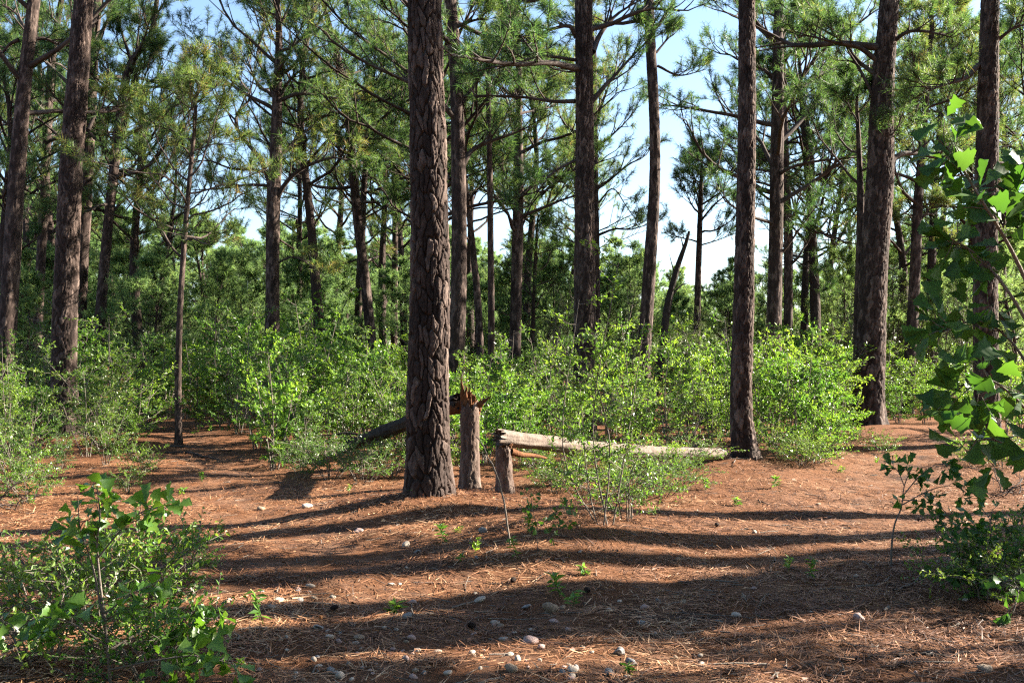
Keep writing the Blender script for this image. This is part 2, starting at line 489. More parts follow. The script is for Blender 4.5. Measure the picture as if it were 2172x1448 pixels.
# ------------------------------------------------------------------ pine limbs and needle tufts
def wander(start, az, el, L, n, r, rise=.25, kink=.22):
    P = [np.array(start, float)]
    step = L / (n - 1)
    for k in range(n - 1):
        az += r.normal(0, kink); el += r.normal(0, kink * .8) + rise / (n - 1)
        el = min(max(el, -.5), 1.3)
        P.append(P[-1] + step * np.array([math.cos(el) * math.cos(az), math.cos(el) * math.sin(az), math.sin(el)]))
    return np.array(P)
def dress(limb, r0, r, nsub, ntwig, acc, tufts, t0=.3, sl=.4, L=None):
    """limb polyline -> sub-branches and twigs into acc (tubes), tuft seats into tufts"""
    n = len(limb)
    L = L or float(np.linalg.norm(np.diff(limb, axis=0), axis=1).sum())
    V, q = tubes(limb[None], (r0 * (1 - .82 * np.linspace(0, 1, n)))[None] + .004, 6)
    acc.add(V, q)
    subs, srad = [], []
    for k in range(nsub):
        t = t0 + (1 - t0) * (k + r.uniform(.2, .9)) / nsub
        i = min(int(t * (n - 1)), n - 2)
        p = limb[i] + (limb[i + 1] - limb[i]) * (t * (n - 1) - i)
        d = nrm(limb[i + 1] - limb[i])
        az = math.atan2(d[1], d[0]) + (1 if k % 2 else -1) * r.uniform(.5, 1.15)
        el = math.asin(np.clip(d[2], -1, 1)) * .5 + r.uniform(.0, .5)
        subs.append(wander(p, az, el, L * sl * r.uniform(.55, 1.1) * (1.15 - .55 * t) + .25, 5, r, .5, .2))
        srad.append(r0 * (.42 - .2 * t) + .004)
    subs.append(wander(limb[-1], math.atan2(*(limb[-1] - limb[-2])[1::-1]), .3, L * .18 + .2, 5, r, .4, .2)); srad.append(r0 * .2 + .004)
    subs = np.array(subs); srad = np.array(srad)
    V, q = tubes(subs, srad[:, None] * np.array([1, .8, .6, .45, .3])[None], 4)
    acc.add(V, q)
    tw = []
    for s in subs:
        for k in range(ntwig):
            t = .45 + .55 * ((k + r.uniform(.1, .9)) / ntwig) ** .7
            i = min(int(t * 4), 3)
            p = s[i] + (s[i + 1] - s[i]) * (t * 4 - i)
            d = nrm(nrm(s[i + 1] - s[i]) + r.normal(0, .55, 3) + np.array([0, 0, .35]))
            ln = r.uniform(.12, .34)
            e = p + d * ln
            tw.append(np.array([p, e]))
            tufts.append((e, d))
            if r.random() < .85: tufts.append((p + d * ln * .55, d))
        tufts.append((s[-1], nrm(s[-1] - s[-2])))
    tw = np.array(tw)
    V, q = tubes(tw, np.tile([.007, .004], (len(tw), 1)), 3)
    acc.add(V, q)
def needles(tufts, r, per, ln, wd):
    P = np.array([t[0] for t in tufts]); D = np.array([t[1] for t in tufts])
    n = len(P)
    base = np.repeat(P, per, 0); d = np.repeat(D, per, 0)
    m = n * per
    dirs = nrm(d * .75 + nrm(r.normal(0, 1, (m, 3))) * .85)
    base = base + d * r.uniform(-.12, .04, (m, 1))
    L = r.uniform(.75, 1.15, (m, 1)) * ln
    side = nrm(np.cross(dirs, r.normal(0, 1, (m, 3)))) * wd
    tip = base + dirs * L + np.array([0, 0, -1]) * (L ** 2) * .6
    V = np.stack([base - side, base + side, tip], 1).reshape(-1, 3)
    tint = np.clip(np.repeat(r.normal(.45, .2, n), per) + r.normal(0, .08, m) + (r.random(m) < .03) * .5, 0, 1)
    return V, np.arange(3 * m).reshape(-1, 3), np.repeat(tint, 3)
def auto_limbs(path, rad, zb, ztop, cr, n, r, r_az=None, droop=.0):
    """limb polylines round the upper trunk"""
    out = []
    az = r.uniform(0, 6.28)
    for k in range(n):
        f = (k + r.uniform(.1, .9)) / n
        z = zb + (ztop - zb) * f
        p = np.array([np.interp(z, path[:, 2], path[:, j]) for j in range(3)])
        rr = np.interp(z, path[:, 2], rad)
        az += 2.4 + r.normal(0, .35)
        prof = (.75 + .5 * math.sin(PI * min(f * 1.25 + .12, 1))) * (1 - .72 * max(0, f - .45) / .55)
        L = cr * prof * r.uniform(.65, 1.15)
        out.append((wander(p, az, r.uniform(.05, .55) + .35 * f - droop, L, 9, r, .35, .2), max(.012, min(rr * .42, .012 + L * .017))))
    return out

def build_pine(label, d, ctrl, top, zb, cr, nl, seed, ncol=40, dz=.05, depth=.012, cw=.09, ch=.2, dens=(9, 6), per=16, wd=.0052, nl_len=.19,
               extra=(), bare=False, group=None, bark='bark', base_z=None, name='pine_tree', lean_top=0.0, flare=.55):
    """ctrl: (photo x, photo y, photo width) up the trunk at depth d; top: tree height; zb: first live limb"""
    r = RNG(seed)
    C = [W(a, b, d) for a, b, _ in ctrl]
    Rw = [w * .5 / F * d for _, _, w in ctrl]
    g = gz(C[0][0] + (C[0][0] - C[1][0]) * .0, d)
    dirv = (C[1] - C[0]) / max(C[1][2] - C[0][2], .1)
    b = C[0] + dirv * (g - .12 - C[0][2])
    if C[0][2] > g - .1: C = [b] + C; Rw = [Rw[0] * 1.05] + Rw
    dirt = (C[-1] - C[-2]) / max(C[-1][2] - C[-2][2], .1)
    if top > C[-1][2] + .5:
        z0 = C[-1][2]
        mid = C[-1] + dirt * (top - z0) * .5
        end = C[-1] + dirt * (top - z0); end[0] += lean_top + r.normal(0, .25)
        C += [mid, end]; Rw += [Rw[-1] * .66, max(.02, Rw[-1] * .16)]
    path = catmull(C, 60)
    rad = np.interp(np.linspace(0, len(C) - 1, 60), np.arange(len(C)), Rw)
    base = path[0].copy()
    root = thing(name, label, 'pine tree' if 'pine' in name else 'dead tree', base, group)
    P0 = path - base
    vis = EYE + HOR / F * d + .6 - base[2]
    V, q, cid = trunk(P0, rad, vis, ncol, dz, depth, cw, ch, seed, flare)
    link('trunk', mesh('trunk', V, [q], True, {'plate': cid}), M[bark], root)
    tufts, tufts_up = [], []
    limbs = []
    if not bare:
        limbs = auto_limbs(P0, rad, zb - base[2], (top - base[2]) * .97, cr, nl, r)
    for pts, rl, *dd in extra:
        dy = dd[0] if dd else 0.0
        E = np.array([W(a, b_, d + dy * k / max(1, len(pts) - 1)) for k, (a, b_) in enumerate(pts)]) - base
        limbs.append((catmull(E, 11), rl))
    for pl, rl in limbs:
        acc = Acc()
        if bare:
            V, q = tubes(pl[None], (rl * (1 - .85 * np.linspace(0, 1, len(pl))))[None] + .003, 5); acc.add(V, q)
        else:
            if pl[:, 2].min() > vis + .2: dress(pl, rl, r, 4, 3, acc, tufts_up)
            else: dress(pl, rl, r, dens[0], dens[1], acc, tufts)
        link('limb', acc.mesh('limb', True), M['limb'], root)
    if tufts or tufts_up:
        got = [needles(a, r, *b) for a, b in ((tufts, (per, nl_len, wd)), (tufts_up, (7, .22, .012))) if a]
        V = np.concatenate([q_[0] for q_ in got])
        link('crown', mesh('crown', V, [np.arange(len(V)).reshape(-1, 3)], False, {'tint': np.concatenate([q_[2] for q_ in got])}), M['needle'], root)
    HERO.append((label, float(base[0] / d), d))
    return root
HERO = []

# the thick pine in front
build_pine('thick plated pine trunk standing in front where the trail forks', 10.35,
           [(908, 1060, 92), (908, 960, 84), (908, 800, 80), (912, 600, 77), (908, 300, 73), (900, 0, 68), (897, -200, 64)],
           19, 9.5, 3.4, 18, 101, ncol=180, dz=.015, depth=.034, cw=.082, ch=.23, dens=(5, 4), per=8, wd=.011, flare=.3)
build_pine('straight dark pine trunk at the trail edge, right of the fallen log', 14.9,
           [(1582, 985, 47), (1572, 850, 42), (1578, 600, 41), (1584, 300, 36), (1584, 0, 32)], 17, 9.3, 3.2, 16, 102, ncol=104, dz=.024, depth=.022, cw=.07, ch=.15, dens=(5, 4), per=8, wd=.011)
build_pine('massive pine trunk on a needle mound beside the far trail', 22.0,
           [(1842, 912, 62), (1845, 800, 58), (1852, 600, 57), (1865, 400, 54), (1872, 200, 44), (1886, 0, 38)], 20, 8.4, 4.2, 14, 103, ncol=112, dz=.032, depth=.028, cw=.09, ch=.19, flare=.55,
           extra=[([(1890, 342), (1915, 326), (1955, 328), (1995, 335), (2030, 320)], .07, 1.0),
                  ([(1862, 130), (1820, 100), (1770, 90), (1710, 75)], .06, -.5),
                  ([(1858, 160), (1815, 125), (1790, 90), (1740, 60), (1690, 30)], .05, .8),
                  ([(1855, 210), (1825, 150), (1800, 110), (1793, 90)], .04, 0.2),
                  ([(1888, 95), (1925, 68), (1970, 68), (2020, 80)], .05, -.8),
                  ([(1888, 250), (1930, 215), (1975, 190)], .03, -.3)])
build_pine('secondary stem pressed against the massive twin-stemmed pine', 22.5,
           [(1820, 800, 22), (1822, 650, 22), (1826, 500, 17), (1824, 380, 12), (1820, 270, 8)], 8.2, 4.9, 1.6, 7, 104, ncol=36, dz=.06, depth=.008, bark='bark')
build_pine('dark pine trunk partly screened by the large oak leaves', 18.0,
           [(2095, 960, 50), (2090, 700, 48), (2092, 400, 44), (2098, 100, 38), (2100, 0, 36)], 18, 8.2, 3.5, 14, 105, ncol=96, dz=.03, depth=.022, cw=.07, ch=.15,
           extra=[([(2075, 138), (2050, 165), (2010, 178), (1972, 192)], .05, -.5), ([(2112, 345), (2140, 350), (2180, 375), (2210, 372)], .03, .6), ([(2112, 90), (2150, 60), (2190, 50)], .035, -.4)])
build_pine('tall pine trunk rising behind the airy shrub and fallen log', 20.0,
           [(1242, 930, 48), (1240, 800, 44), (1240, 600, 43), (1240, 300, 38), (1238, 0, 34)], 18, 7.4, 3.3, 16, 106, ncol=104, dz=.028, depth=.024, cw=.07, ch=.16,
           extra=[([(1256, 215), (1285, 180), (1300, 165), (1350, 110), (1385, 80)], .05, .5), ([(1258, 110), (1275, 70), (1310, 30), (1360, 0)], .06, .8),
                  ([(1220, 215), (1170, 215), (1100, 205), (1010, 202)], .045, .7), ([(1222, 80), (1205, 55), (1150, 70), (1110, 90)], .05, -.5), ([(1222, 128), (1150, 120), (1080, 140)], .035, -.8),
                  ([(1222, 340), (1190, 355), (1160, 380), (1120, 440)], .035, -.4)])
build_pine('stout tall pine trunk near the left side with sunlit lower bark', 20.0,
           [(142, 930, 54), (136, 800, 49), (140, 600, 49), (155, 300, 44), (178, 0, 36)], 19, 8.6, 3.6, 14, 107, ncol=104, dz=.028, depth=.024, cw=.07, ch=.16,
           extra=[([(188, 275), (205, 240), (230, 228), (262, 225)], .035, .3)])
build_pine('pale pink sunlit pine trunk just behind the stout left pine', 33.0,
           [(165, 860, 27), (172, 600, 26), (188, 300, 25), (197, 100, 23), (205, 0, 22)], 17, 7.5, 3.2, 16, 108, ncol=40, dz=.06)
build_pine('tall pine standing at the left edge, tilting inward', 24.0,
           [(5, 900, 38), (16, 700, 36), (28, 500, 33), (45, 250, 30), (72, 0, 24)], 18, 7.2, 3.4, 16, 109, ncol=64, dz=.045,
           extra=[([(40, 85), (20, 95), (0, 120), (-20, 150)], .05, .2), ([(62, 85), (95, 82), (125, 95), (160, 100)], .05, .4)])
build_pine('slim dark pine between the two leftmost thick trunks', 35.0,
           [(70, 870, 20), (82, 650, 19), (95, 400, 18), (108, 150, 15), (130, 0, 11)], 16, 6.5, 3.0, 18, 110, ncol=24, dz=.1, bark='bark')
build_pine('second dark slim pine tight behind the stout left pine', 38.0,
           [(108, 860, 22), (112, 600, 20), (100, 430, 17), (90, 250, 13)], 15, 5.5, 2.8, 18, 111, ncol=24, dz=.1)
build_pine('curving dark pine leaning right that forks near the top', 30.0,
           [(195, 900, 24), (210, 700, 22), (232, 450, 20), (255, 250, 18), (275, 140, 16), (318, 80, 12), (333, 0, 9)], 14.5, 5.8, 3.0, 18, 112, ncol=36, dz=.07,
           extra=[([(258, 290), (278, 200), (290, 100), (300, 10)], .06, .3), ([(245, 365), (290, 380), (330, 420)], .03, .4), ([(262, 215), (300, 180), (320, 120)], .04, -.4)])
build_pine('pole-thin young pine at the end of the left trail', 19.6,
           [(378, 935, 14), (378, 800, 13), (382, 650, 12), (392, 500, 11), (405, 350, 9), (415, 250, 6)], 7.4, 3.6, 1.7, 20, 113, ncol=24, dz=.06, depth=.004, dens=(5, 5), cw=.05, ch=.1, nl_len=.18)
build_pine('wide-limbed pine with a big forked crown against the sky', 28.0,
           [(578, 870, 34), (577, 765, 32), (578, 600, 29), (580, 430, 28), (586, 300, 24), (588, 210, 20)], 13.2, 8.6, 3.0, 16, 114, ncol=64, dz=.045,
           extra=[([(580, 425), (560, 350), (530, 310), (502, 272), (504, 240), (532, 205), (505, 165)], .085, .4),
                  ([(586, 425), (605, 390), (640, 358), (700, 335), (735, 340)], .075, -.5),
                  ([(590, 335), (615, 310), (665, 265), (700, 240)], .06, .6),
                  ([(578, 395), (530, 392), (470, 400), (420, 403)], .05, .5),
                  ([(572, 370), (540, 360), (490, 358), (440, 340), (395, 350)], .045, -.8),
                  ([(582, 210), (565, 160), (545, 120), (560, 60)], .06, .3), ([(590, 212), (615, 170), (650, 140)], .06, -.3),
                  ([(585, 560), (620, 545), (655, 560), (690, 590)], .03, -.5)])
build_pine('slim pine leaning left with a sunlit foot behind the shrubs', 32.0,
           [(792, 850, 24), (788, 740, 23), (775, 600, 21), (757, 450, 19), (742, 280, 17), (722, 150, 15), (700, 60, 12)], 14.5, 6.5, 3.1, 18, 115, ncol=36, dz=.07,
           extra=[([(735, 250), (745, 225), (738, 170), (720, 110)], .05, .3), ([(745, 285), (800, 295), (860, 270)], .05, -.5), ([(738, 235), (690, 220), (640, 215)], .04, .4), ([(760, 470), (820, 440), (850, 450)], .03, -.5)])
build_pine('short sunlit orange pine stem beside the leaning slim pine', 40.0,
           [(757, 860, 18), (760, 700, 18), (765, 560, 16), (772, 400, 13)], 12.5, 5.2, 2.6, 16, 116, ncol=24, dz=.1)
build_pine('bright slender pine stem left of the thick front trunk', 44.0,
           [(836, 830, 14), (836, 650, 14), (838, 480, 12), (835, 350, 9)], 12, 5.0, 2.5, 15, 117, ncol=20, dz=.12)
build_pine('half-lit pine tucked behind the thick front trunk', 24.0,
           [(968, 900, 36), (968, 750, 34), (974, 550, 32), (972, 350, 31), (968, 180, 26), (955, 0, 24)], 16, 8.5, 3.2, 14, 118, ncol=72, dz=.04,
           extra=[([(980, 355), (1000, 320), (1040, 300), (1085, 285), (1120, 270)], .075, .5), ([(972, 260), (955, 240), (930, 215), (880, 180), (800, 145), (720, 100), (680, 60)], .08, -1.0),
                  ([(980, 220), (1000, 190), (1030, 140), (1060, 90), (1090, 30)], .055, .6), ([(962, 60), (1000, 45), (1030, 40)], .05, -.3), ([(980, 205), (1060, 205), (1130, 210)], .035, -.6),
                  ([(955, 380), (930, 350), (890, 330)], .04, .5)])
build_pine('thin bare dead pine pole with a few broken twigs', 25.0,
           [(1042, 850, 14), (1042, 700, 14), (1040, 450, 13), (1036, 200, 10), (1034, 70, 5)], 9.6, 0, 0, 0, 119, ncol=20, dz=.08, depth=.004, bare=True, name='dead_pine', cw=.06, ch=.12,
           extra=[([(1036, 180), (1050, 165), (1062, 150)], .018), ([(1036, 150), (1010, 110), (985, 85), (970, 76)], .02), ([(1034, 60), (1026, 40), (1018, 30)], .012), ([(1036, 185), (990, 160), (960, 155)], .012)])
build_pine('crooked dark slim pine right of the half-lit pine', 31.0,
           [(1022, 840, 17), (1019, 760, 16), (1012, 620, 15), (1000, 500, 13), (992, 430, 10)], 11, 6.0, 2.4, 14, 120, ncol=24, dz=.09)
build_pine('dark pine in shade between the bare pole and the log pine', 32.0,
           [(1090, 830, 26), (1093, 700, 25), (1098, 500, 23), (1100, 350, 20), (1100, 270, 16)], 14, 5.4, 3.0, 18, 121, ncol=36, dz=.07,
           extra=[([(1090, 430), (1078, 390), (1066, 355), (1066, 330)], .03, .1), ([(1108, 480), (1130, 430), (1170, 390), (1200, 350)], .03, .3)])
build_pine('thin young pine with short level branches in the shade', 33.0,
           [(1130, 830, 9), (1130, 700, 9), (1136, 550, 7), (1140, 470, 4)], 6.8, 2.6, 1.3, 18, 122, ncol=16, dz=.12, depth=0, dens=(4, 5), bark='bark_plain')
build_pine('slim pine hidden close behind the log pine', 36.0,
           [(1262, 880, 18), (1264, 650, 18), (1262, 430, 16), (1260, 200, 13)], 15, 5.4, 2.8, 18, 123, ncol=24, dz=.1,
           extra=[([(1270, 430), (1300, 400), (1330, 440), (1355, 475)], .03, -.6)])
build_pine('bowed bare-stemmed pine curving up past the open sky', 24.0,
           [(1364, 850, 32), (1366, 750, 28), (1376, 600, 26), (1388, 400, 23), (1388, 250, 22), (1380, 100, 21), (1376, 0, 20)], 16, 9.2, 3.0, 14, 124, ncol=64, dz=.045,
           extra=[([(1392, 112), (1410, 90), (1425, 75)], .03, .2), ([(1378, 85), (1368, 62), (1366, 55)], .02), ([(1395, 140), (1440, 160), (1490, 150)], .03, .6)])
build_pine('blackened leaning dead tree with a snapped tip', 26.0,
           [(1385, 850, 17), (1400, 770, 17), (1416, 650, 15), (1436, 570, 12), (1455, 515, 8), (1462, 490, 5)], 5.2, 0, 0, 0, 125, ncol=20, dz=.07, bare=True, bark='dead', name='dead_tree', depth=.01,
           extra=[([(1425, 625), (1445, 605), (1462, 600)], .03), ([(1450, 530), (1446, 510), (1440, 495)], .02), ([(1432, 585), (1425, 560), (1420, 540)], .02)])
build_pine('thin pine with an airy top standing in the sky gap', 36.0,
           [(1474, 830, 15), (1478, 700, 14), (1482, 550, 13), (1486, 430, 10), (1488, 360, 6)], 9.4, 5.9, 1.9, 16, 126, ncol=20, dz=.1, depth=.004,
           extra=[([(1486, 520), (1520, 510), (1560, 495)], .03, .4)])
build_pine('forked pine wrapped in bright foliage behind the straight trunk', 27.0,
           [(1638, 880, 34), (1640, 750, 32), (1645, 550, 30), (1648, 350, 27), (1650, 200, 24), (1650, 80, 21)], 14, 5.2, 3.0, 22, 127, ncol=64, dz=.045,
           extra=[([(1645, 100), (1625, 75), (1608, 60), (1600, 40)], .05, .2), ([(1655, 90), (1668, 60), (1690, 20)], .06, .2), ([(1640, 160), (1620, 150), (1612, 145)], .04, .1), ([(1655, 540), (1675, 515), (1700, 480), (1730, 440)], .04, -.7)])
build_pine('companion slim pine just right of the forked pine', 33.0,
           [(1672, 880, 19), (1672, 700, 19), (1672, 500, 18), (1668, 400, 15), (1665, 250, 11)], 13, 4.6, 2.6, 18, 128, ncol=24, dz=.09,
           extra=[([(1678, 545), (1700, 560), (1725, 580), (1740, 620)], .025, -.5)])
build_pine('slim leaning pine between the massive pine and the oak leaves', 31.0,
           [(1922, 855, 27), (1930, 760, 25), (1940, 600, 22), (1946, 450, 19), (1955, 330, 16)], 13.5, 6.2, 2.8, 18, 129, ncol=36, dz=.07,
           extra=[([(1950, 450), (1965, 435), (1990, 432)], .03, .3), ([(1952, 470), (1970, 445), (1995, 440)], .03, -.2), ([(1950, 530), (1985, 520), (2020, 528)], .03, .2), ([(1943, 480), (1920, 475), (1900, 470)], .025, .1)])

# ------------------------------------------------------------------ pines further back: a few models, copied tree by tree
def pine_model(seed, H, zb, cr, nl, dens, per, wd, ln, r0, trunk_bend=.3):
    r = RNG(seed)
    C = np.array([[0, 0, -.15], [r.normal(0, .2), r.normal(0, .2), H * .35], [r.normal(0, trunk_bend), r.normal(0, trunk_bend), H * .7], [r.normal(0, trunk_bend * 1.3), r.normal(0, trunk_bend * 1.3), H]])
    path = catmull(C, 24)
    rad = r0 * (1 - .9 * np.linspace(0, 1, 24) ** 1.2)
    acc, tufts = Acc(), []
    V, q, _ = trunk(path, rad, H, 12, .35, 0, .1, .2, seed)
    acc.add(V, q)
    for pl, rl in auto_limbs(path, rad, zb, H * .97, cr, nl, r):
        dress(pl, rl, r, dens[0], dens[1], acc, tufts)
    V, t, tint = needles(tufts, r, per, ln, wd)
    a = acc.mesh('trunk', True); a.materials.append(M['bark_plain'])
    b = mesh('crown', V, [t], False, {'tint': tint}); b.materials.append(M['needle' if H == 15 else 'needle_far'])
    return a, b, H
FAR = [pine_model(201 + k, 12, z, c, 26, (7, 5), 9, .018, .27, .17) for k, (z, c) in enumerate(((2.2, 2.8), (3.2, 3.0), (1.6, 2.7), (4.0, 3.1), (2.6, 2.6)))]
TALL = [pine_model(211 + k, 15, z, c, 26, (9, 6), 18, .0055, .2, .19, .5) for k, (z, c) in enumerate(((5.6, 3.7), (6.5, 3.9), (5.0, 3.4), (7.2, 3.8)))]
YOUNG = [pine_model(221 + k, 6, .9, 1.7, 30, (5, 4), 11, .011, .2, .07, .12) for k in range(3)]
ORD = ['first', 'second', 'third', 'fourth', 'fifth', 'sixth', 'seventh', 'eighth', 'ninth', 'tenth', 'eleventh', 'twelfth', 'thirteenth', 'fourteenth', 'fifteenth', 'sixteenth', 'seventeenth', 'eighteenth', 'nineteenth', 'twentieth',
       'twenty-first', 'twenty-second', 'twenty-third', 'twenty-fourth', 'twenty-fifth', 'twenty-sixth', 'twenty-seventh', 'twenty-eighth']
MARKS = [(20, 'left-edge pine'), (140, 'stout left pine'), (235, 'curving forked pine'), (388, 'pole-thin pine'), (580, 'wide-limbed pine'), (765, 'left-leaning pine'), (908, 'thick front pine'),
         (1040, 'bare dead pole'), (1240, 'log pine'), (1378, 'bowed pine'), (1580, 'straight front pine'), (1655, 'forked pine'), (1850, 'massive pine'), (1940, 'slim leaning pine'), (2095, 'oak-screened pine')]
def place(models, rows, noun, name, cat, group, rng, mod=None):
    """rows of (photo x, depth, height): real trees at those spots, labelled by the trunks they are seen between"""
    gaps = {}
    for row in rows:
        k = sum(1 for m, _ in MARKS if m < row[0])
        gaps.setdefault(k, []).append(row)
    for k, rs in gaps.items():
        rs.sort(key=lambda q: q[0])
        for i, row in enumerate(rs):
            px, d, H = row[:3]
            mi = row[3] if len(row) > 3 else int(rng.integers(len(models)))
            parts, H0 = models[mi][:-1], models[mi][-1]
            x = (px - CX) / F * d
            where = ('left of the ' + MARKS[0][1]) if k == 0 else ('right of the ' + MARKS[-1][1]) if k == len(MARKS) else f'between {MARKS[k-1][1]} and {MARKS[k][1]}'
            n = '' if len(rs) == 1 else f', {ORD[min(i, 27)]} from left'
            o = thing(name, f'{noun}{n}, {where}', cat, (x, d, gz(x, d) if d < 40 else 0), group)
            s = H / H0
            w = s * rng.uniform(.9, 1.2)
            o.scale = (w, w, s)
            o.rotation_euler = (rng.normal(0, .02), rng.normal(0, .02), rng.uniform(0, 6.28))
            for me in parts:
                link(me.name.split('.')[0], me, None, o)
rg = RNG(300)
rows = []
def top_line(px):      # photo height of the tree line
    return float(np.interp(px, [-200, 150, 400, 600, 850, 1000, 1150, 1250, 1350, 1450, 1560, 1700, 1800, 1900, 2050, 2300], [380, 400, 470, 470, 480, 500, 520, 560, 500, 590, 575, 560, 560, 470, 480, 430]))
for band, (d0, d1, nn) in enumerate(((38, 52, 24), (54, 75, 34), (78, 105, 40), (110, 150, 46))):
    for i in range(nn):
        px = -120 + 2420 * (i + rg.uniform(.05, .95)) / nn
        d = rg.uniform(d0, d1)
        if band == 0 and 1270 < px < 1800 and rg.random() < .6: continue
        ty = top_line(px) + rg.uniform(-20, 80)
        rows.append((px, d, EYE + (HOR - ty) / F * d))
place(TALL, [(-40, 34, 15), (912, 27, 15, 2), (902, 34, 16, 0), (305, 31, 13.5, 2), (690, 31, 14.5, 3), (35, 30, 13.5, 2), (1110, 36, 14, 3), (1730, 33, 13.5, 1), (1975, 36, 15, 1), (60, 44, 17), (130, 50, 16), (240, 46, 14),  (350, 40, 12), (640, 46, 14), (690, 52, 17), (815, 40, 15), (860, 50, 17), (935, 38, 14), (1005, 46, 15), (1120, 42, 14),
             (1185, 54, 14), (1705, 38, 14), (1765, 44, 14.5), (1795, 56, 15), (1905, 42, 15), (1995, 44, 15.5), (2055, 36, 14), (2135, 40, 16), (2200, 33, 15)],
      'tall full-crowned pine', 'tall_pine', 'pine tree', 'tall pines behind the front rank', rg)
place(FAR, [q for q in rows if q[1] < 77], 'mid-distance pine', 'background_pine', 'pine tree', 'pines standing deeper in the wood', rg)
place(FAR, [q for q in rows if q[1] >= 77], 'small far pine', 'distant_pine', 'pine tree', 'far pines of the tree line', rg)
rows = [(60, 30, 4.2), (270, 33, 5.2), (330, 29, 4.6), (455, 34, 5.0), (520, 38, 5.6), (650, 40, 6.0), (690, 36, 4.4), (850, 38, 5.2), (1010, 37, 4.6), (1165, 34, 5.0), (1110, 40, 6.5), (1330, 42, 6.2), (1290, 38, 4.8),
        (1430, 40, 4.2), (1545, 38, 4.6), (1720, 42, 5.4), (1790, 36, 5.6), (1990, 38, 5.5), (2040, 33, 4.6), (2140, 36, 6.0), (170, 38, 5.4), (10, 38, 6)]
for i in range(34):
    px = -60 + 2300 * (i + rg.uniform(.1, .9)) / 34
    rows.append((px, rg.uniform(36, 62), rg.uniform(3.2, 6.2)))
place(YOUNG, rows, 'bushy young pine', 'young_pine', 'pine tree', 'young pines under the canopy', rg)

# pines just outside the frame towards the sun: their stems and crowns shade the trail
THIN = [pine_model(241 + k, 12, z, 2.6, 11, (5, 4), 9, .014, .25, .23) for k, z in enumerate((5.2, 6.0))]
SHADE = [(8.4, 8.6, 16, 1), (9.4, 9.5, 15, 0), (10.6, 11.1, 16, 1), (9.0, 11.7, 16, 1), (11.2, 9.1, 15, 0), (10.0, 7.3, 16, 1), (13.4, 8.4, 17, 1), (15, 12.2, 16, 0)]
for i, (x, y, H) in enumerate([(7.4, 6.9, 5.4), (10.8, 9.4, 5.2)]):
    o = thing('shade_young_pine', f'bushy young pine out of view past the right edge, {ORD[i]} nearest the oak', 'pine tree', (x, y, gz(x, y)), 'young pines beside the trail out of view')
    s = H / 6; o.scale = (s, s, s); o.rotation_euler = (0, 0, i * 1.9)
    for me in YOUNG[i][:2]: link(me.name.split('.')[0], me, None, o)
for i, (x, y, H, k) in enumerate(SHADE):
    o = thing('shade_pine', f'tall pine out of view past the right edge, {ORD[i]} nearest the oak', 'pine tree', (x, y, gz(x, y)), 'pines beside the trail out of view')
    s = H / 12; o.scale = (s, s, s); o.rotation_euler = (0, 0, i * 1.3)
    for me in THIN[k][:2]: link(me.name.split('.')[0], me, None, o)
rb = RNG(311)
for i in range(40):     # unseen wood behind and left of the camera, added to block sky light
    a = rb.uniform(1.9, 4.6) if i % 3 else rb.uniform(2.4, 4.2)
    q = 8 + 30 * (i + .5) / 40
    x, y = math.sin(a) * q * 1.2, math.cos(a) * q
    if x > 6 and y > -8: x = -x
    o = thing('added_unseen_pine', 'unseen tall pine added behind the viewer to block sky light', 'pine tree', (x, y, gz(x, y)), 'unseen pines added behind the viewer')
    s = rb.uniform(.8, 1.1); o.scale = (s, s, s); o.rotation_euler = (0, 0, rb.uniform(0, 6.28))
    for me in TALL[i % 4][:2]: link(me.name.split('.')[0], me, None, o)
    if i < 26:  # unseen young pines added to cut off low sky light
        x, y = x * .8 + rb.normal(0, 2), min(y * .8 + rb.normal(0, 2), -4)
        o = thing('added_unseen_young_pine', 'unseen bushy young pine added behind the viewer to block sky light', 'pine tree', (x, y, gz(x, y)), 'unseen young pines added behind the viewer')
        s = rb.uniform(.7, 1.2); o.scale = (s * 1.3, s * 1.3, s); o.rotation_euler = (0, 0, rb.uniform(0, 6.28))
        for me in YOUNG[i % 3][:2]: link(me.name.split('.')[0], me, None, o)

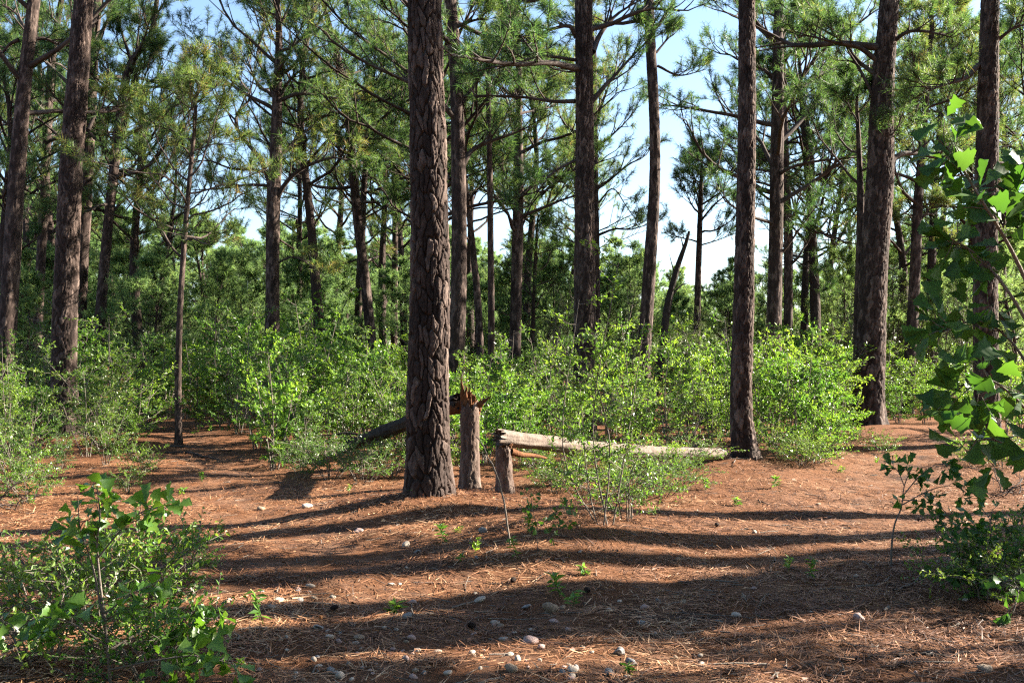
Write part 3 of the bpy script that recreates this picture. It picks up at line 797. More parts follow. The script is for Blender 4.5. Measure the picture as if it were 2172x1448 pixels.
# ------------------------------------------------------------------ shrubs
def shrub_model(seed, h, rr, ns, nb, nt, nleaf, ll, lw, mat, stem_r=.012, flat=.5, lean=.35, low=.15):
    r = RNG(seed)
    acc = Acc(); LP, LA, LN, TI = [], [], [], []
    for s in range(ns):
        az = s / ns * 6.28 + r.uniform(0, 1)
        hh = h * r.uniform(.5, 1.12)
        tip = np.array([math.cos(az), math.sin(az), 0]) * rr * r.uniform(.15, .75) + [0, 0, hh]
        mid = tip * [.45, .45, .5] + r.normal(0, .06, 3) * h
        st = catmull([np.array([math.cos(az), math.sin(az), 0]) * .05 - [0, 0, .1], mid, tip], 9)
        V, q = tubes(st[None], (stem_r * (1 - .8 * np.linspace(0, 1, 9)))[None] + .002, 5); acc.add(V, q)
        br, tw = [], []
        for b in range(nb):
            t = low + (1 - low) * (b + r.uniform(0, 1)) / nb
            i = min(int(t * 8), 7); p = st[i] + (st[i + 1] - st[i]) * (t * 8 - i)
            a2 = r.uniform(0, 6.28)
            B = wander(p, a2, r.uniform(-.1, .6), rr * r.uniform(.4, .95) * (1.1 - .6 * t), 5, r, .2, .18)
            br.append(B)
            tone = r.normal(0, .12)
            for k in range(nt):
                t2 = .2 + .8 * (k + r.uniform(0, 1)) / nt
                j = min(int(t2 * 4), 3); p2 = B[j] + (B[j + 1] - B[j]) * (t2 * 4 - j)
                d = nrm(nrm(B[j + 1] - B[j]) + r.normal(0, .6, 3) * [1, 1, flat] + [0, 0, .12])
                ln = r.uniform(.10, .26)
                tw.append(np.array([p2, p2 + d * ln * .5, p2 + d * ln]))
                nl = int(nleaf * r.uniform(.6, 1.3)) + 1
                u = (np.arange(nl) + r.uniform(.2, .8, nl)) / nl
                LP.append(p2 + d * ln * u[:, None])
                LA.append(nrm(d * .6 + r.normal(0, .7, (nl, 3))))
                LN.append(nrm(r.normal(0, .45, (nl, 3)) + [0, 0, 1]))
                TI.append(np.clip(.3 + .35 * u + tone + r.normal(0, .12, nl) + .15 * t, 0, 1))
        V, q = tubes(np.array(br), np.tile(np.linspace(.35, .12, 5) * stem_r + .0015, (len(br), 1)), 3); acc.add(V, q)
        V, q = tubes(np.array(tw), np.tile([.0022, .0018, .0012], (len(tw), 1)), 3); acc.add(V, q)
    P, A, Nn, ti = np.concatenate(LP), np.concatenate(LA), np.concatenate(LN), np.concatenate(TI)
    L = r.uniform(.7, 1.2, len(P)) * ll
    V, t = leaf_batch(P, A, Nn, L, L * lw)
    a = acc.mesh('stem', True); a.materials.append(M['twig'])
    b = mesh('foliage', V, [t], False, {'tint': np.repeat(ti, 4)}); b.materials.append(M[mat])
    return a, b, h
SHRUB = [shrub_model(401, 1.8, .95, 7, 8, 6, 9, .066, .6, 'shrub'), shrub_model(402, 1.8, 1.1, 8, 8, 6, 8, .068, .58, 'shrub'), shrub_model(403, 1.8, .85, 6, 9, 6, 9, .062, .62, 'shrub'),
         shrub_model(404, 1.8, 1.0, 7, 8, 6, 9, .06, .58, 'shrub_dark'), shrub_model(405, 1.8, 1.2, 8, 8, 6, 8, .064, .58, 'shrub_dark')]
BROAD = [shrub_model(411, 1.8, .8, 5, 8, 5, 7, .085, .62, 'shrub', .014), shrub_model(412, 1.8, .9, 5, 8, 5, 7, .08, .6, 'shrub', .014)]
LOWB = [shrub_model(421, .6, .7, 7, 5, 5, 9, .04, .55, 'shrub', .006, low=.1), shrub_model(422, .6, .8, 8, 5, 5, 9, .042, .5, 'shrub_dark', .006, low=.1)]
CEDAR = [shrub_model(431, 3.2, 1.0, 5, 22, 7, 12, .06, .25, 'cedar', .03, .8, low=.08), shrub_model(432, 3.2, .9, 4, 24, 7, 12, .06, .25, 'cedar', .03, .8, low=.08)]
rs = RNG(450)
def shrub_rows(lst):
    return [(px, d, h) + tuple(k) for px, d, h, *k in lst]
# near and middle shrubs: (photo x, depth, height)
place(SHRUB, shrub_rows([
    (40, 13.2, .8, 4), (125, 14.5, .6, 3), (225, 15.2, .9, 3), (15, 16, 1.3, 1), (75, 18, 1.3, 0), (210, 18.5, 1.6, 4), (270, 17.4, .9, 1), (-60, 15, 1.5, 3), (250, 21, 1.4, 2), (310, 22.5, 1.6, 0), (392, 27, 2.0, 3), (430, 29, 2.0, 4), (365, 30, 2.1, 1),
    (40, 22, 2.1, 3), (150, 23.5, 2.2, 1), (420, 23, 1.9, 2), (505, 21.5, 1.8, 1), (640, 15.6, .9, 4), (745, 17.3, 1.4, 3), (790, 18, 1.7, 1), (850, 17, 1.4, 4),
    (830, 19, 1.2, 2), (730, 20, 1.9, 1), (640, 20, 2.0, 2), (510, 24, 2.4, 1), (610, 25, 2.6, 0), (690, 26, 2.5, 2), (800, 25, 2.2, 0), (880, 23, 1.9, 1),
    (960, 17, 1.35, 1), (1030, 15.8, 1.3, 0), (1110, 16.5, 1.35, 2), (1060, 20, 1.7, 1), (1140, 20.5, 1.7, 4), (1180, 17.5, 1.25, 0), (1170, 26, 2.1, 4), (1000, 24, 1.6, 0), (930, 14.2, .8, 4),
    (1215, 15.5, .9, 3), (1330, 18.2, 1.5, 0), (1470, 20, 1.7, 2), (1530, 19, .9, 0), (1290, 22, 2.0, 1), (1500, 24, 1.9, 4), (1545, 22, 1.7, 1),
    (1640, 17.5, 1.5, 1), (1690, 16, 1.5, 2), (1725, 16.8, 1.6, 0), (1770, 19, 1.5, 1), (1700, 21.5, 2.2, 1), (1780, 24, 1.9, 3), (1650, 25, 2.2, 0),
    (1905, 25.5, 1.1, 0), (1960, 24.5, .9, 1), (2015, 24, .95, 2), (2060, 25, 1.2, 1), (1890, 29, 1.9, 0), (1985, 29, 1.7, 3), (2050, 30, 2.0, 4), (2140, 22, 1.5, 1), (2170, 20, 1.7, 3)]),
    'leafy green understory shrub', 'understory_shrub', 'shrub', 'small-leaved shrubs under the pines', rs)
place(BROAD, shrub_rows([(580, 15.3, 1.75, 0), (640, 17.0, 1.7, 1), (1080, 18, 1.75, 1), (985, 14.6, 1.1, 0), (1125, 14.8, .85, 1), (650, 30, 3.3, 0), (1745, 15.6, 1.2, 1), (1480, 27, 2.6, 0)]),
      'broad-leaved bright green bush', 'broadleaf_bush', 'shrub', 'broad-leaved bushes', rs)
place(LOWB, shrub_rows([(60, 11.2, .45, 0), (25, 12.6, .6, 0), (300, 14.2, .4, 0), (270, 12.6, .3, 0), (700, 13.6, .55, 1), (770, 13.0, .5, 1), (830, 13.6, .5, 1), (640, 14.0, .4, 1), (1240, 12.0, .5, 1), (1175, 11.5, .32, 1), (1330, 11.0, .42, 1), (1400, 11.6, .45, 1),
                        (1450, 12.6, .4, 1), (1180, 12.8, .5, 1), (1370, 13.6, .5, 0), (1480, 14.4, .45, 1), (1700, 14.5, .4, 1), (1740, 15, .5, 0), (1800, 17.5, .35, 0), (1870, 17.0, .3, 0), (1660, 15.2, .5, 1), (2060, 15.5, .4, 0), (2130, 15, .5, 1)]),
      'low spreading green bush', 'low_bush', 'shrub', 'low bushes on the needle floor', rs)
place(CEDAR, shrub_rows([(1445, 27, 2.9, 0), (1540, 30, 2.4, 1), (1975, 33, 4.3, 0), (2030, 31, 3.6, 1), (1200, 30, 3.4, 1), (1800, 31, 3.4, 0), (1330, 33, 3.6, 1), (120, 28, 3.4, 0), (330, 30, 3.0, 1), (1560, 40, 4.8, 0), (1890, 38, 4.6, 1)]),
      'dark feathery cedar', 'cedar_tree', 'cedar', 'dark cedars among the pines', rs)
rows = []
for d0, d1, nn in ((26, 33, 20), (34, 46, 24), (48, 70, 22)):
    for i in range(nn):
        px = -80 + 2330 * (i + rs.uniform(.1, .9)) / nn
        d = rs.uniform(d0, d1)
        rows.append((px, d, rs.uniform(.8, 1.8) * (1 + d * .008), int(rs.choice([0, 1, 2, 3, 4, 3, 4]))))
place(SHRUB, rows, 'shrub deep in the wood', 'deep_wood_shrub', 'shrub', 'shrubs deeper in the wood', rs)

# the airy tall shrub in front of the log
def airy():
    a, b, h = shrub_model(441, 2.2, .75, 5, 12, 6, 8, .043, .5, 'shrub', .006, .35, low=.16)
    x, y = (1285 - CX) / F * 8.8, 8.8
    o = thing('airy_shrub', 'tall airy light green shrub standing in front of the pale log', 'shrub', (x, y, gz(x, y)))
    link('stem', a, None, o); link('foliage', b, None, o)
    a, b, h = shrub_model(442, .6, .6, 6, 6, 5, 7, .038, .5, 'shrub_dark', .006, .35, low=.1)
    x, y = (1330 - CX) / F * 9.4, 9.4
    o = thing('airy_shrub', 'small dense shrub at the foot of the airy shrub', 'shrub', (x, y, gz(x, y)))
    link('stem', a, None, o); link('foliage', b, None, o)
airy()

# ------------------------------------------------------------------ broken stumps, fallen trunk, pale log
def stump(name, label, px, d, h, wpx, seed, shards, lean=0.0):
    r = RNG(seed)
    x = (px - CX) / F * d
    g = gz(x, d)
    base = np.array([x, d, g - .1])
    rad = wpx * .5 / F * d
    path = np.array([[0, 0, 0], [lean * .3, 0, h * .35], [lean * .7, 0.0, h * .7], [lean, 0, h + .1]])
    path = catmull(path, 30)
    root = thing(name, label, 'stump', base)
    R = rad * np.interp(np.linspace(0, 1, 30), [0, .15, .5, .85, 1], [1.25, 1.05, .95, 1.0, .9])
    V, q, cid = trunk(path, R, 3, 64, .02, .012, .06, .16, seed, .3)
    # ragged broken rim
    top = V.reshape(-1, 64, 3)
    k = top.shape[0]
    a = np.arange(64)
    drop = .10 * np.abs(np.sin(a * .31 + seed)) + .06 * hashf(a, a * 0, seed)
    f = np.clip((np.arange(k) - k * .82) / (k * .18), 0, 1)[:, None]
    top[..., 2] -= f * drop[None]
    V = top.reshape(-1, 3)
    c = V.reshape(-1, 64, 3)[-1].mean(0) - [0, 0, .05]
    V = np.concatenate([V, [c]])
    ring = (k - 1) * 64
    cap = np.stack([ring + a, ring + (a + 1) % 64, np.full(64, len(V) - 1)], -1)
    link('trunk', mesh('stump', V, [q, cap], True, {'plate': np.concatenate([cid, [0]])}), M['stump'], root)
    tipc = path[-1]
    for (ox, oy, oz, hh, w, dx, dz) in shards:
        p = tipc + [ox * rad, oy * rad, oz]
        n = 7
        P = p + np.linspace(0, 1, n)[:, None] * np.array([dx, r.normal(0, .03), hh]) + np.concatenate([[[0, 0, 0]], r.normal(0, .008, (n - 1, 3))])
        prof = np.array([.9, 1, .85, .7, .55, .3, .04]) * w * (1 + r.normal(0, .1, n))
        V, q = tubes(P[None], prof[None], 5)
        V = P.repeat(5, 0) + (V - P.repeat(5, 0)) * [1, .55, 1]
        link('splinter', mesh('splinter', V, [q], False), M['splinter'], root)
    return root, base + tipc, rad
S1, tip1, r1 = stump('broken_stump', 'snapped standing pine stump with tall orange splinters beside the thick pine', 997, 12.0, 1.12, 40, 501,
      [(-.75, 0, -.16, .42, .045, -.02, 0), (-.45, -.3, -.12, .30, .04, .0, 0), (-.15, .1, -.12, .26, .04, .02, 0), (.15, -.3, -.14, .24, .035, .02, 0), (.45, 0, -.12, .16, .04, .20, 0), (.85, .2, -.22, .24, .03, .03, 0),
       (-.2, .4, -.12, .2, .05, 0, 0), (.3, .4, -.14, .18, .04, .02, 0), (-.6, .2, -.2, .24, .06, -.03, 0), (.0, -.5, -.16, .2, .03, .01, 0), (.6, -.3, -.2, .12, .03, .1, 0)], .0)
S2, tip2, r2 = stump('log_end_stump', 'short weathered stump propping up the pale fallen log', 1072, 11.3, .60, 33, 502,
      [(-.3, 0, -.1, .16, .05, .03, 0), (.2, .2, -.1, .14, .05, .05, 0), (.5, -.2, -.12, .10, .04, .06, 0)], -.02)
def fallen(name, label, A, B, ra, rb, mat, seed, sag=.0, cat='log', branches=(), ncol=40):
    r = RNG(seed)
    A, B = np.array(A, float), np.array(B, float)
    n = 70
    t = np.linspace(0, 1, n)
    P = A + (B - A) * t[:, None]
    P[:, 2] -= sag * np.sin(PI * t)
    P[:, 0] += .03 * np.sin(5 * t + seed)
    rad = ra + (rb - ra) * t
    base = np.array([A[0], A[1], gz(A[0], A[1])])
    root = thing(name, label, cat, base)
    V, q = tubes((P - base)[None], rad[None], ncol)
    c = np.repeat(P - base, ncol, 0)
    th = np.tile(np.arange(ncol) / ncol * 2 * PI, n); s = np.repeat(t * np.linalg.norm(B - A), ncol)
    k = 1 + .16 * vnoise(th * 2.2, s * 3, seed) + .12 * vnoise(th * 5, s * 1.3, seed + 5) + .14 * vnoise(th * 6, s * 9, seed + 1) - .10 * (np.abs(vnoise(th * 3.5, s * .8, seed + 2)) < .06)
    V = c + (V - c) * k[:, None]
    # ragged ends
    V = V.reshape(n, ncol, 3)
    ax = nrm(B - A)
    V[0] += ax * (r.uniform(-.10, .06, (ncol, 1)))
    V = V.reshape(-1, 3)
    caps = []
    for ring, inn in ((0, .05), ((n - 1) * ncol, -.02)):
        V = np.concatenate([V, [V[ring:ring + ncol].mean(0) + ax * inn]])
        a = np.arange(ncol)
        caps.append(np.stack([ring + a, ring + (a + 1) % ncol, np.full(ncol, len(V) - 1)], -1))
    link('trunk', mesh(name, V, [np.concatenate(caps), q], True), M[mat], root)
    for pts, rl in branches:
        p = catmull(np.array(pts) - base, 9)
        V, q = tubes(p[None], (rl * (1 - .8 * np.linspace(0, 1, 9)))[None], 5)
        link('branch', mesh('branch', V, [q], True), M[mat], root)
    return root
e1 = W(722, 950, 15.2)
fallen('fallen_tree', 'dark fallen tree hinged on the splintered stump, sloping down behind the thick pine', tip1 + [-.16, .05, -.05], e1, .105, .085, 'dead', 511, .03, 'fallen trunk',
       [([W(790, 930, 15.0), W(740, 918, 15.0), W(700, 922, 15.0), W(660, 924, 15.2)], .025), ([W(770, 945, 15.5), W(735, 915, 15.4), W(725, 895, 15.4)], .018), ([W(735, 948, 16), W(715, 938, 15.8), W(690, 950, 15.6)], .02),
        ([W(810, 935, 14.6), W(805, 955, 14.5), W(812, 970, 14.4)], .015)])
ts = fallen('torn_wood_slab', 'torn orange slab of wood joining the splintered stump to its fallen trunk', tip1 + [.06, .02, -.08], tip1 + [-.34, .12, -.13], .075, .10, 'splinter', 514, 0, 'broken wood', (), 20)
piece = ts.children[0]; off = np.array(ts.location) - np.array(S1.location)
piece.name = 'torn_slab'; piece.parent = S1; piece.location = off     # a piece of the stump itself
bpy.data.objects.remove(ts)
g2 = gz(4.45, 16.4)
fallen('fallen_log', 'long pale barkless log resting on the short stump and sinking into shrubs', tip2 + [-.05, -.03, .04], (3.15, 14.7, gz(3.15, 14.7) + .07), .095, .078, 'log', 512, .05, 'log')
def slab():
    p = np.array([tip2 + [.08, -.02, -.12], tip2 + [.2, .1, -.17], tip2 + [.35, .3, -.2], tip2 + [.5, .5, -.25]])
    V, q = tubes((catmull(p, 14) - p[0])[None], np.full((1, 14), .045) * np.linspace(1, .4, 14), 6)
    link('torn_strip', mesh('torn_strip', V, [q], True), M['splinter'], S2, p[0] - np.array(S2.location))
slab()

# dead brush and bare leaning stem
def dead_brush(name, label, px, d, n, seed, spread, up, rad=.012, mat='dead', cat='dead branch'):
    r = RNG(seed)
    x = (px - CX) / F * d
    root = thing(name, label, cat, (x, d, gz(x, d)))
    for k in range(n):
        acc = Acc()
        a = k / n * PI + r.normal(0, .3)
        L = spread * r.uniform(.7, 1.2)
        B = wander([r.normal(0, .15), r.normal(0, .15), .03], a if k % 2 else -a, up * r.uniform(.3, 1.2), L, 9, r, -.3, .25)
        V, q = tubes(B[None], (rad * (1 - .8 * np.linspace(0, 1, 9)))[None] + .002, 5); acc.add(V, q)
        sub = []
        for j in range(6):
            i = int(r.integers(2, 8))
            sub.append(wander(B[i], r.uniform(0, 6.28), r.uniform(-.3, .8), L * r.uniform(.2, .4), 5, r, 0, .3))
        V, q = tubes(np.array(sub), np.tile(np.linspace(.45, .12, 5) * rad + .001, (6, 1)), 4); acc.add(V, q)
        B[:, 2] = np.maximum(B[:, 2], .0)
        link('branch', acc.mesh('branch', True), M[mat], root)
dead_brush('dead_brush', 'tangle of bare dark dead branches beside the straight front pine', 1470, 15.6, 9, 521, 1.1, .7)
dead_brush('dead_brush', 'small heap of dry reddish twigs at the left edge', 20, 10.6, 7, 522, .5, .6, .006, 'limb')
dead_brush('dead_brush', 'dry brush tangle at the right edge of the trail', 2140, 12.5, 7, 523, .7, .5, .007, 'limb')

def stick(name, label, pts, rad, mat, cat='stick', rise=.0, n=14, seed=1):
    P = catmull(np.array(pts, float), n)
    r = RNG(seed)
    P[1:-1] += r.normal(0, rad * .35, (n - 2, 3))
    b = P[0].copy()
    V, q = tubes((P - b)[None], (rad * np.linspace(1, .45, n))[None], 6)
    return tag(link(name, mesh(name, V, [q], True), M[mat], None, b), label, cat)
def on_ground(px, py, up=0.0):
    d = EYE * F / (py - HOR)
    for _ in range(6):
        x = (px - CX) / F * d
        d = (EYE - gz(x, d) - up) * F / (py - HOR)
    return np.array([(px - CX) / F * d, d, gz((px - CX) / F * d, d) + up])
b0 = on_ground(1084, 1160)
stick('leaning_stem', 'thin bare stem leaning left in front of the log stump', [b0 - [0, 0, .05], W(1072, 1080, b0[1]), W(1055, 1010, b0[1]), W(1032, 960, b0[1]), W(1010, 925, b0[1])], .010, 'twig', 'stem')
def gstick(label, pts, rad, mat='twig', up=.012, seed=1):
    root = 'root cross' in label or 'exposed root' in label
    stick('tree_root' if root else 'fallen_stick', label, [on_ground(a, b, up + (c[0] if c else 0)) for a, b, *c in pts], rad, mat, 'root' if root else 'stick', seed=seed)
gstick('pinkish bare stick poking up by the left edge', [(0, 1200, .10), (18, 1165, .12), (50, 1195, .08), (75, 1225, .02), (85, 1240, 0)], .013, 'stump')
gstick('pale curved stick lying in the shaded trail below centre', [(1035, 1311), (1090, 1313), (1150, 1311), (1180, 1305)], .005, 'log', .015, 2)
gstick('thin grey stick just above the pale curved stick', [(1030, 1305), (1045, 1298), (1090, 1299)], .004, 'log', .012, 3)
gstick('flat dark splintered stick at the lower right', [(1905, 1390), (1940, 1386), (1990, 1388), (2058, 1382)], .014, 'dead', .01, 4)
gstick('crooked grey stick beside the crooked oak sapling', [(1815, 1243), (1860, 1240), (1880, 1230), (1890, 1218)], .010, 'twig', .01, 5)
gstick('wavy pale stick reaching towards the dark leafy oak bush', [(1895, 1250), (1930, 1240), (1960, 1215), (1985, 1195), (2010, 1190)], .009, 'twig', .012, 6)
gstick('short dark stick on the sunny right trail', [(1608, 1060), (1622, 1066), (1638, 1070)], .010, 'dead', .01, 7)
gstick('small brown stick on the sunny right trail, nearer the sapling', [(1728, 1096), (1755, 1097)], .009, 'limb', .01, 8)
gstick('exposed root crossing the far left trail', [(350, 958), (400, 960), (450, 972), (520, 978)], .025, 'limb', .01, 9)
gstick('second exposed root on the far left trail', [(360, 945), (430, 950), (500, 958)], .022, 'limb', .005, 10)
gstick('upright broken twig near the dark soil hollow', [(877, 1320), (876, 1300, .02), (872, 1280, .05)], .006, 'twig', .0, 11)
gstick('pale dead limb at the foot of the massive pine', [(1765, 945), (1790, 932), (1815, 920)], .03, 'log', .02, 12)
gstick('thin twig lying at the trail fork', [(1030, 1172), (1048, 1164), (1056, 1160)], .006, 'log', .012, 13)
gstick('grey fallen twig left of the thick pine shadow', [(640, 1262), (690, 1258), (720, 1262)], .004, 'twig', .01, 14)

# ------------------------------------------------------------------ oak saplings with single leaves
def oak_leaf_mesh(seed, lobes):
    r = RNG(seed)
    x0 = np.array([0, .10, .22, .33, .42, .52, .62, .72, .82, .90, .96, 1.0])
    K = 21
    c = catmull(np.stack([x0, np.array(lobes), np.array([0, 0, .02, .05, 0, .02, .05, 0, .04, .05, .02, -.06])], -1), K)
    xs, w, sh = c[:, 0], np.maximum(c[:, 1], .01), c[:, 2] * .6
    m = np.stack([xs, np.zeros(K), -.05 * xs ** 2 * 3], -1)
    rt = np.stack([xs + sh, w * (1 + r.normal(0, .04, K)), -.10 * xs ** 2 + w * .28], -1)
    lf = np.stack([xs + sh, -w * (1 + r.normal(0, .04, K)), -.10 * xs ** 2 + w * .22], -1)
    pet = np.array([[-.16, .012, .02], [-.16, -.012, .02]])
    V = np.concatenate([m, rt, lf, pet])
    i = np.arange(K - 1)[:, None]
    q = np.concatenate([i + [0, K, K + 1, 1], i + [0, 1, 2 * K + 1, 2 * K]])
    t = np.array([[3 * K, 3 * K + 1, 0]])
    me = mesh('leaf', V, [t, q], True, {'tint': np.full(len(V), .5)})
    return me
LOB = [[.012, .03, .07, .13, .15, .21, .33, .30, .36, .42, .38, .14], [.012, .03, .09, .17, .15, .19, .34, .28, .36, .40, .32, .10], [.012, .04, .13, .21, .14, .16, .29, .20, .26, .28, .22, .06]]
def leafset(mat):
    L = [oak_leaf_mesh(601 + k, l) for k, l in enumerate(LOB)]
    for m in L: m.materials.append(M[mat])
    return L
OAKD, OAKB = leafset('oak'), leafset('oak_bright')
def sapling(name, label, base, stems, leaf_meshes, clusters, seed, size, face=(0, -.5, .7), mat='twig', cat='oak sapling', limit=300):
    """stems: (polyline, radius); clusters: leaves n along stem index between t0..t1"""
    r = RNG(seed)
    base = np.array(base, float)
    root = thing(name, label, cat, base)
    S = []
    for k, (pts, rad) in enumerate(stems):
        P = catmull(np.array(pts, float) - base, 16)
        S.append(P)
        V, q = tubes(P[None], (rad * np.linspace(1, .3, 16))[None], 6)
        link('stem' if k == 0 else 'branch', mesh('branch', V, [q], True), M[mat], root)
    cnt = 0
    for si, n, t0, t1, spread in clusters:
        P = S[si]
        k = 0
        while k < n:
            t = r.uniform(t0, t1)
            i = min(int(t * 15), 14); p = P[i] + (P[i + 1] - P[i]) * (t * 15 - i)
            d = nrm(nrm(P[i + 1] - P[i]) * .6 + r.normal(0, .8, 3))
            c = p + d * r.uniform(.25, 1) * spread
            V, q = tubes(np.array([[p, (p + c) / 2 + r.normal(0, .006, 3), c]]), np.array([[.0028, .0022, .0016]]), 4)
            tw = link('twig', mesh('twig', V, [q], True), M[mat], root)
            for j in range(int(r.integers(3, 6))):
                if k >= n or cnt >= limit: break
                ax = nrm(d * .55 + r.normal(0, .75, 3) + [0, 0, -.15])
                nn = nrm(np.array(face) + r.normal(0, .55, 3))
                nn = nrm(nn - ax * np.dot(nn, ax)); sd = np.cross(nn, ax)
                s = size * r.uniform(.6, 1.25)
                o = link('leaf', leaf_meshes[int(r.integers(3))], None, root)
                pos = c + ax * s * .15 - d * r.uniform(0, .4) * spread * .4
                mt = Matrix(((ax[0] * s, sd[0] * s, nn[0] * s, pos[0]), (ax[1] * s, sd[1] * s, nn[1] * s, pos[1]), (ax[2] * s, sd[2] * s, nn[2] * s, pos[2]), (0, 0, 0, 1)))
                o.matrix_basis = mt
                k += 1; cnt += 1
            if cnt >= limit: break
    return root
D = 4.35
bx, by = (2235 - CX) / F * D, D
b = np.array([bx, by, gz(bx, by)])
up = lambda px, py, dd=0: W(px, py, D + dd)
sapling('oak_sapling', 'large-leaved oak reaching in from the right edge', b,
        [([b - [0, 0, .1], up(2235, 1100), up(2225, 800), up(2215, 560), up(2190, 380)], .022),
         ([up(2222, 700), up(2150, 540, -.1), up(2085, 430, -.15), up(2030, 340, -.1), up(1990, 295, -.1)], .010),
         ([up(2222, 760), up(2140, 620), up(2070, 540, .1), up(2015, 505, .1)], .009),
         ([up(2225, 860), up(2150, 730, .1), up(2075, 680, .1), up(2000, 705, 0)], .008),
         ([up(2230, 950), up(2160, 850, -.1), up(2080, 800, -.1), up(2015, 840, -.1)], .008),
         ([up(2215, 560), up(2180, 470), up(2150, 420), up(2110, 390)], .008),
         ([up(2232, 1020), up(2170, 960, .15), up(2090, 930, .15), up(2050, 960, .1)], .007)],
        OAKD, [(1, 52, .35, 1, .13), (2, 44, .3, 1, .12), (3, 50, .2, 1, .15), (4, 64, .2, 1, .19), (5, 44, .1, 1, .15), (6, 46, .2, 1, .18)], 611, .114, (-.3, -.55, .6))
D2 = 4.75
b = on_ground(238, 1462)
dd = b[1]
u2 = lambda px, py, o=0: W(px, py, dd + o)
sapling('oak_sapling', 'bright green oak sapling with forked stem at the lower left corner', b,
        [([b - [0, 0, .08], u2(226, 1350), u2(214, 1250), u2(206, 1160), u2(212, 1090), u2(205, 1030)], .0085),
         ([u2(222, 1330), u2(205, 1240), u2(192, 1185), u2(170, 1120), u2(165, 1050)], .006),
         ([u2(210, 1180), u2(260, 1120), u2(310, 1080), u2(350, 1080)], .005),
         ([u2(222, 1300), u2(280, 1260), u2(340, 1230)], .005),
         ([u2(228, 1380), u2(320, 1330, .1), u2(420, 1310, .1), u2(490, 1320, .1)], .006),
         ([u2(232, 1420), u2(330, 1400, -.1), u2(420, 1390, -.1), u2(500, 1410, -.1)], .006),
         ([u2(228, 1370), u2(150, 1320, -.1), u2(80, 1310, -.1), u2(30, 1340)], .006)],
        OAKB, [(0, 38, .55, 1, .09), (1, 34, .5, 1, .09), (2, 48, .2, 1, .09), (3, 22, .3, 1, .10), (4, 46, .4, 1, .09), (5, 50, .3, 1, .09), (6, 44, .3, 1, .11)], 612, .084, (0, -.45, .7))
b = on_ground(1890, 1200)
dd = b[1]
sapling('oak_sapling', 'crooked little oak sapling rising from the right trail edge', b,
        [([b - [0, 0, .06], u2(1892, 1150), u2(1898, 1110), u2(1912, 1075), u2(1918, 1030), u2(1935, 990)], .009),
         ([u2(1916, 1050), u2(1950, 1010), u2(1985, 985), u2(2010, 985)], .005),
         ([u2(1914, 1070), u2(1970, 1040), u2(2020, 1030), u2(2060, 1050)], .005),
         ([u2(1916, 1060), u2(1970, 1065), u2(2010, 1090), u2(2020, 1130)], .005),
         ([u2(1918, 1030), u2(1905, 1000), u2(1890, 985)], .004)],
        OAKD, [(0, 22, .65, 1, .08), (1, 34, .2, 1, .09), (2, 34, .2, 1, .09), (3, 40, .2, 1, .10), (4, 14, .2, 1, .07)], 613, .085, (0, -.4, .75))
b = on_ground(2110, 1270)
dd = b[1]
sapling('oak_bush', 'dark leafy oak bush low at the right edge', b,
        [([b - [0, 0, .06], u2(2110, 1180), u2(2100, 1120), u2(2105, 1080)], .008),
         ([u2(2110, 1240), u2(2060, 1190), u2(2020, 1140)], .005), ([u2(2110, 1250), u2(2050, 1230), u2(2010, 1210)], .005), ([u2(2112, 1240), u2(2160, 1180, .1), u2(2190, 1120)], .005),
         ([u2(2112, 1250), u2(2140, 1230, -.4), u2(2160, 1250, -.6), u2(2150, 1300, -.7)], .005), ([u2(2110, 1200), u2(2070, 1120, .1), u2(2050, 1090, .2)], .004)],
        OAKD, [(0, 36, .3, 1, .13), (1, 42, .1, 1, .12), (2, 40, .1, 1, .11), (3, 48, .1, 1, .14), (4, 44, .2, 1, .12), (5, 36, .1, 1, .12)], 614, .075, (0, -.3, .8), cat='oak bush')
b = on_ground(1140, 1168)
dd = b[1]
sapling('oak_seedling', 'small dark holly-leaved oak seedling in front of the airy shrub', b,
        [([b - [0, 0, .04], u2(1138, 1120), u2(1130, 1080), u2(1125, 1050)], .004), ([u2(1138, 1130), u2(1170, 1090), u2(1200, 1075), u2(1215, 1080)], .003), ([u2(1140, 1150), u2(1180, 1130), u2(1205, 1110)], .003)],
        OAKD, [(0, 26, .3, 1, .06), (1, 26, .2, 1, .06), (2, 16, .2, 1, .05)], 615, .062, (0, -.4, .75), cat='oak seedling')

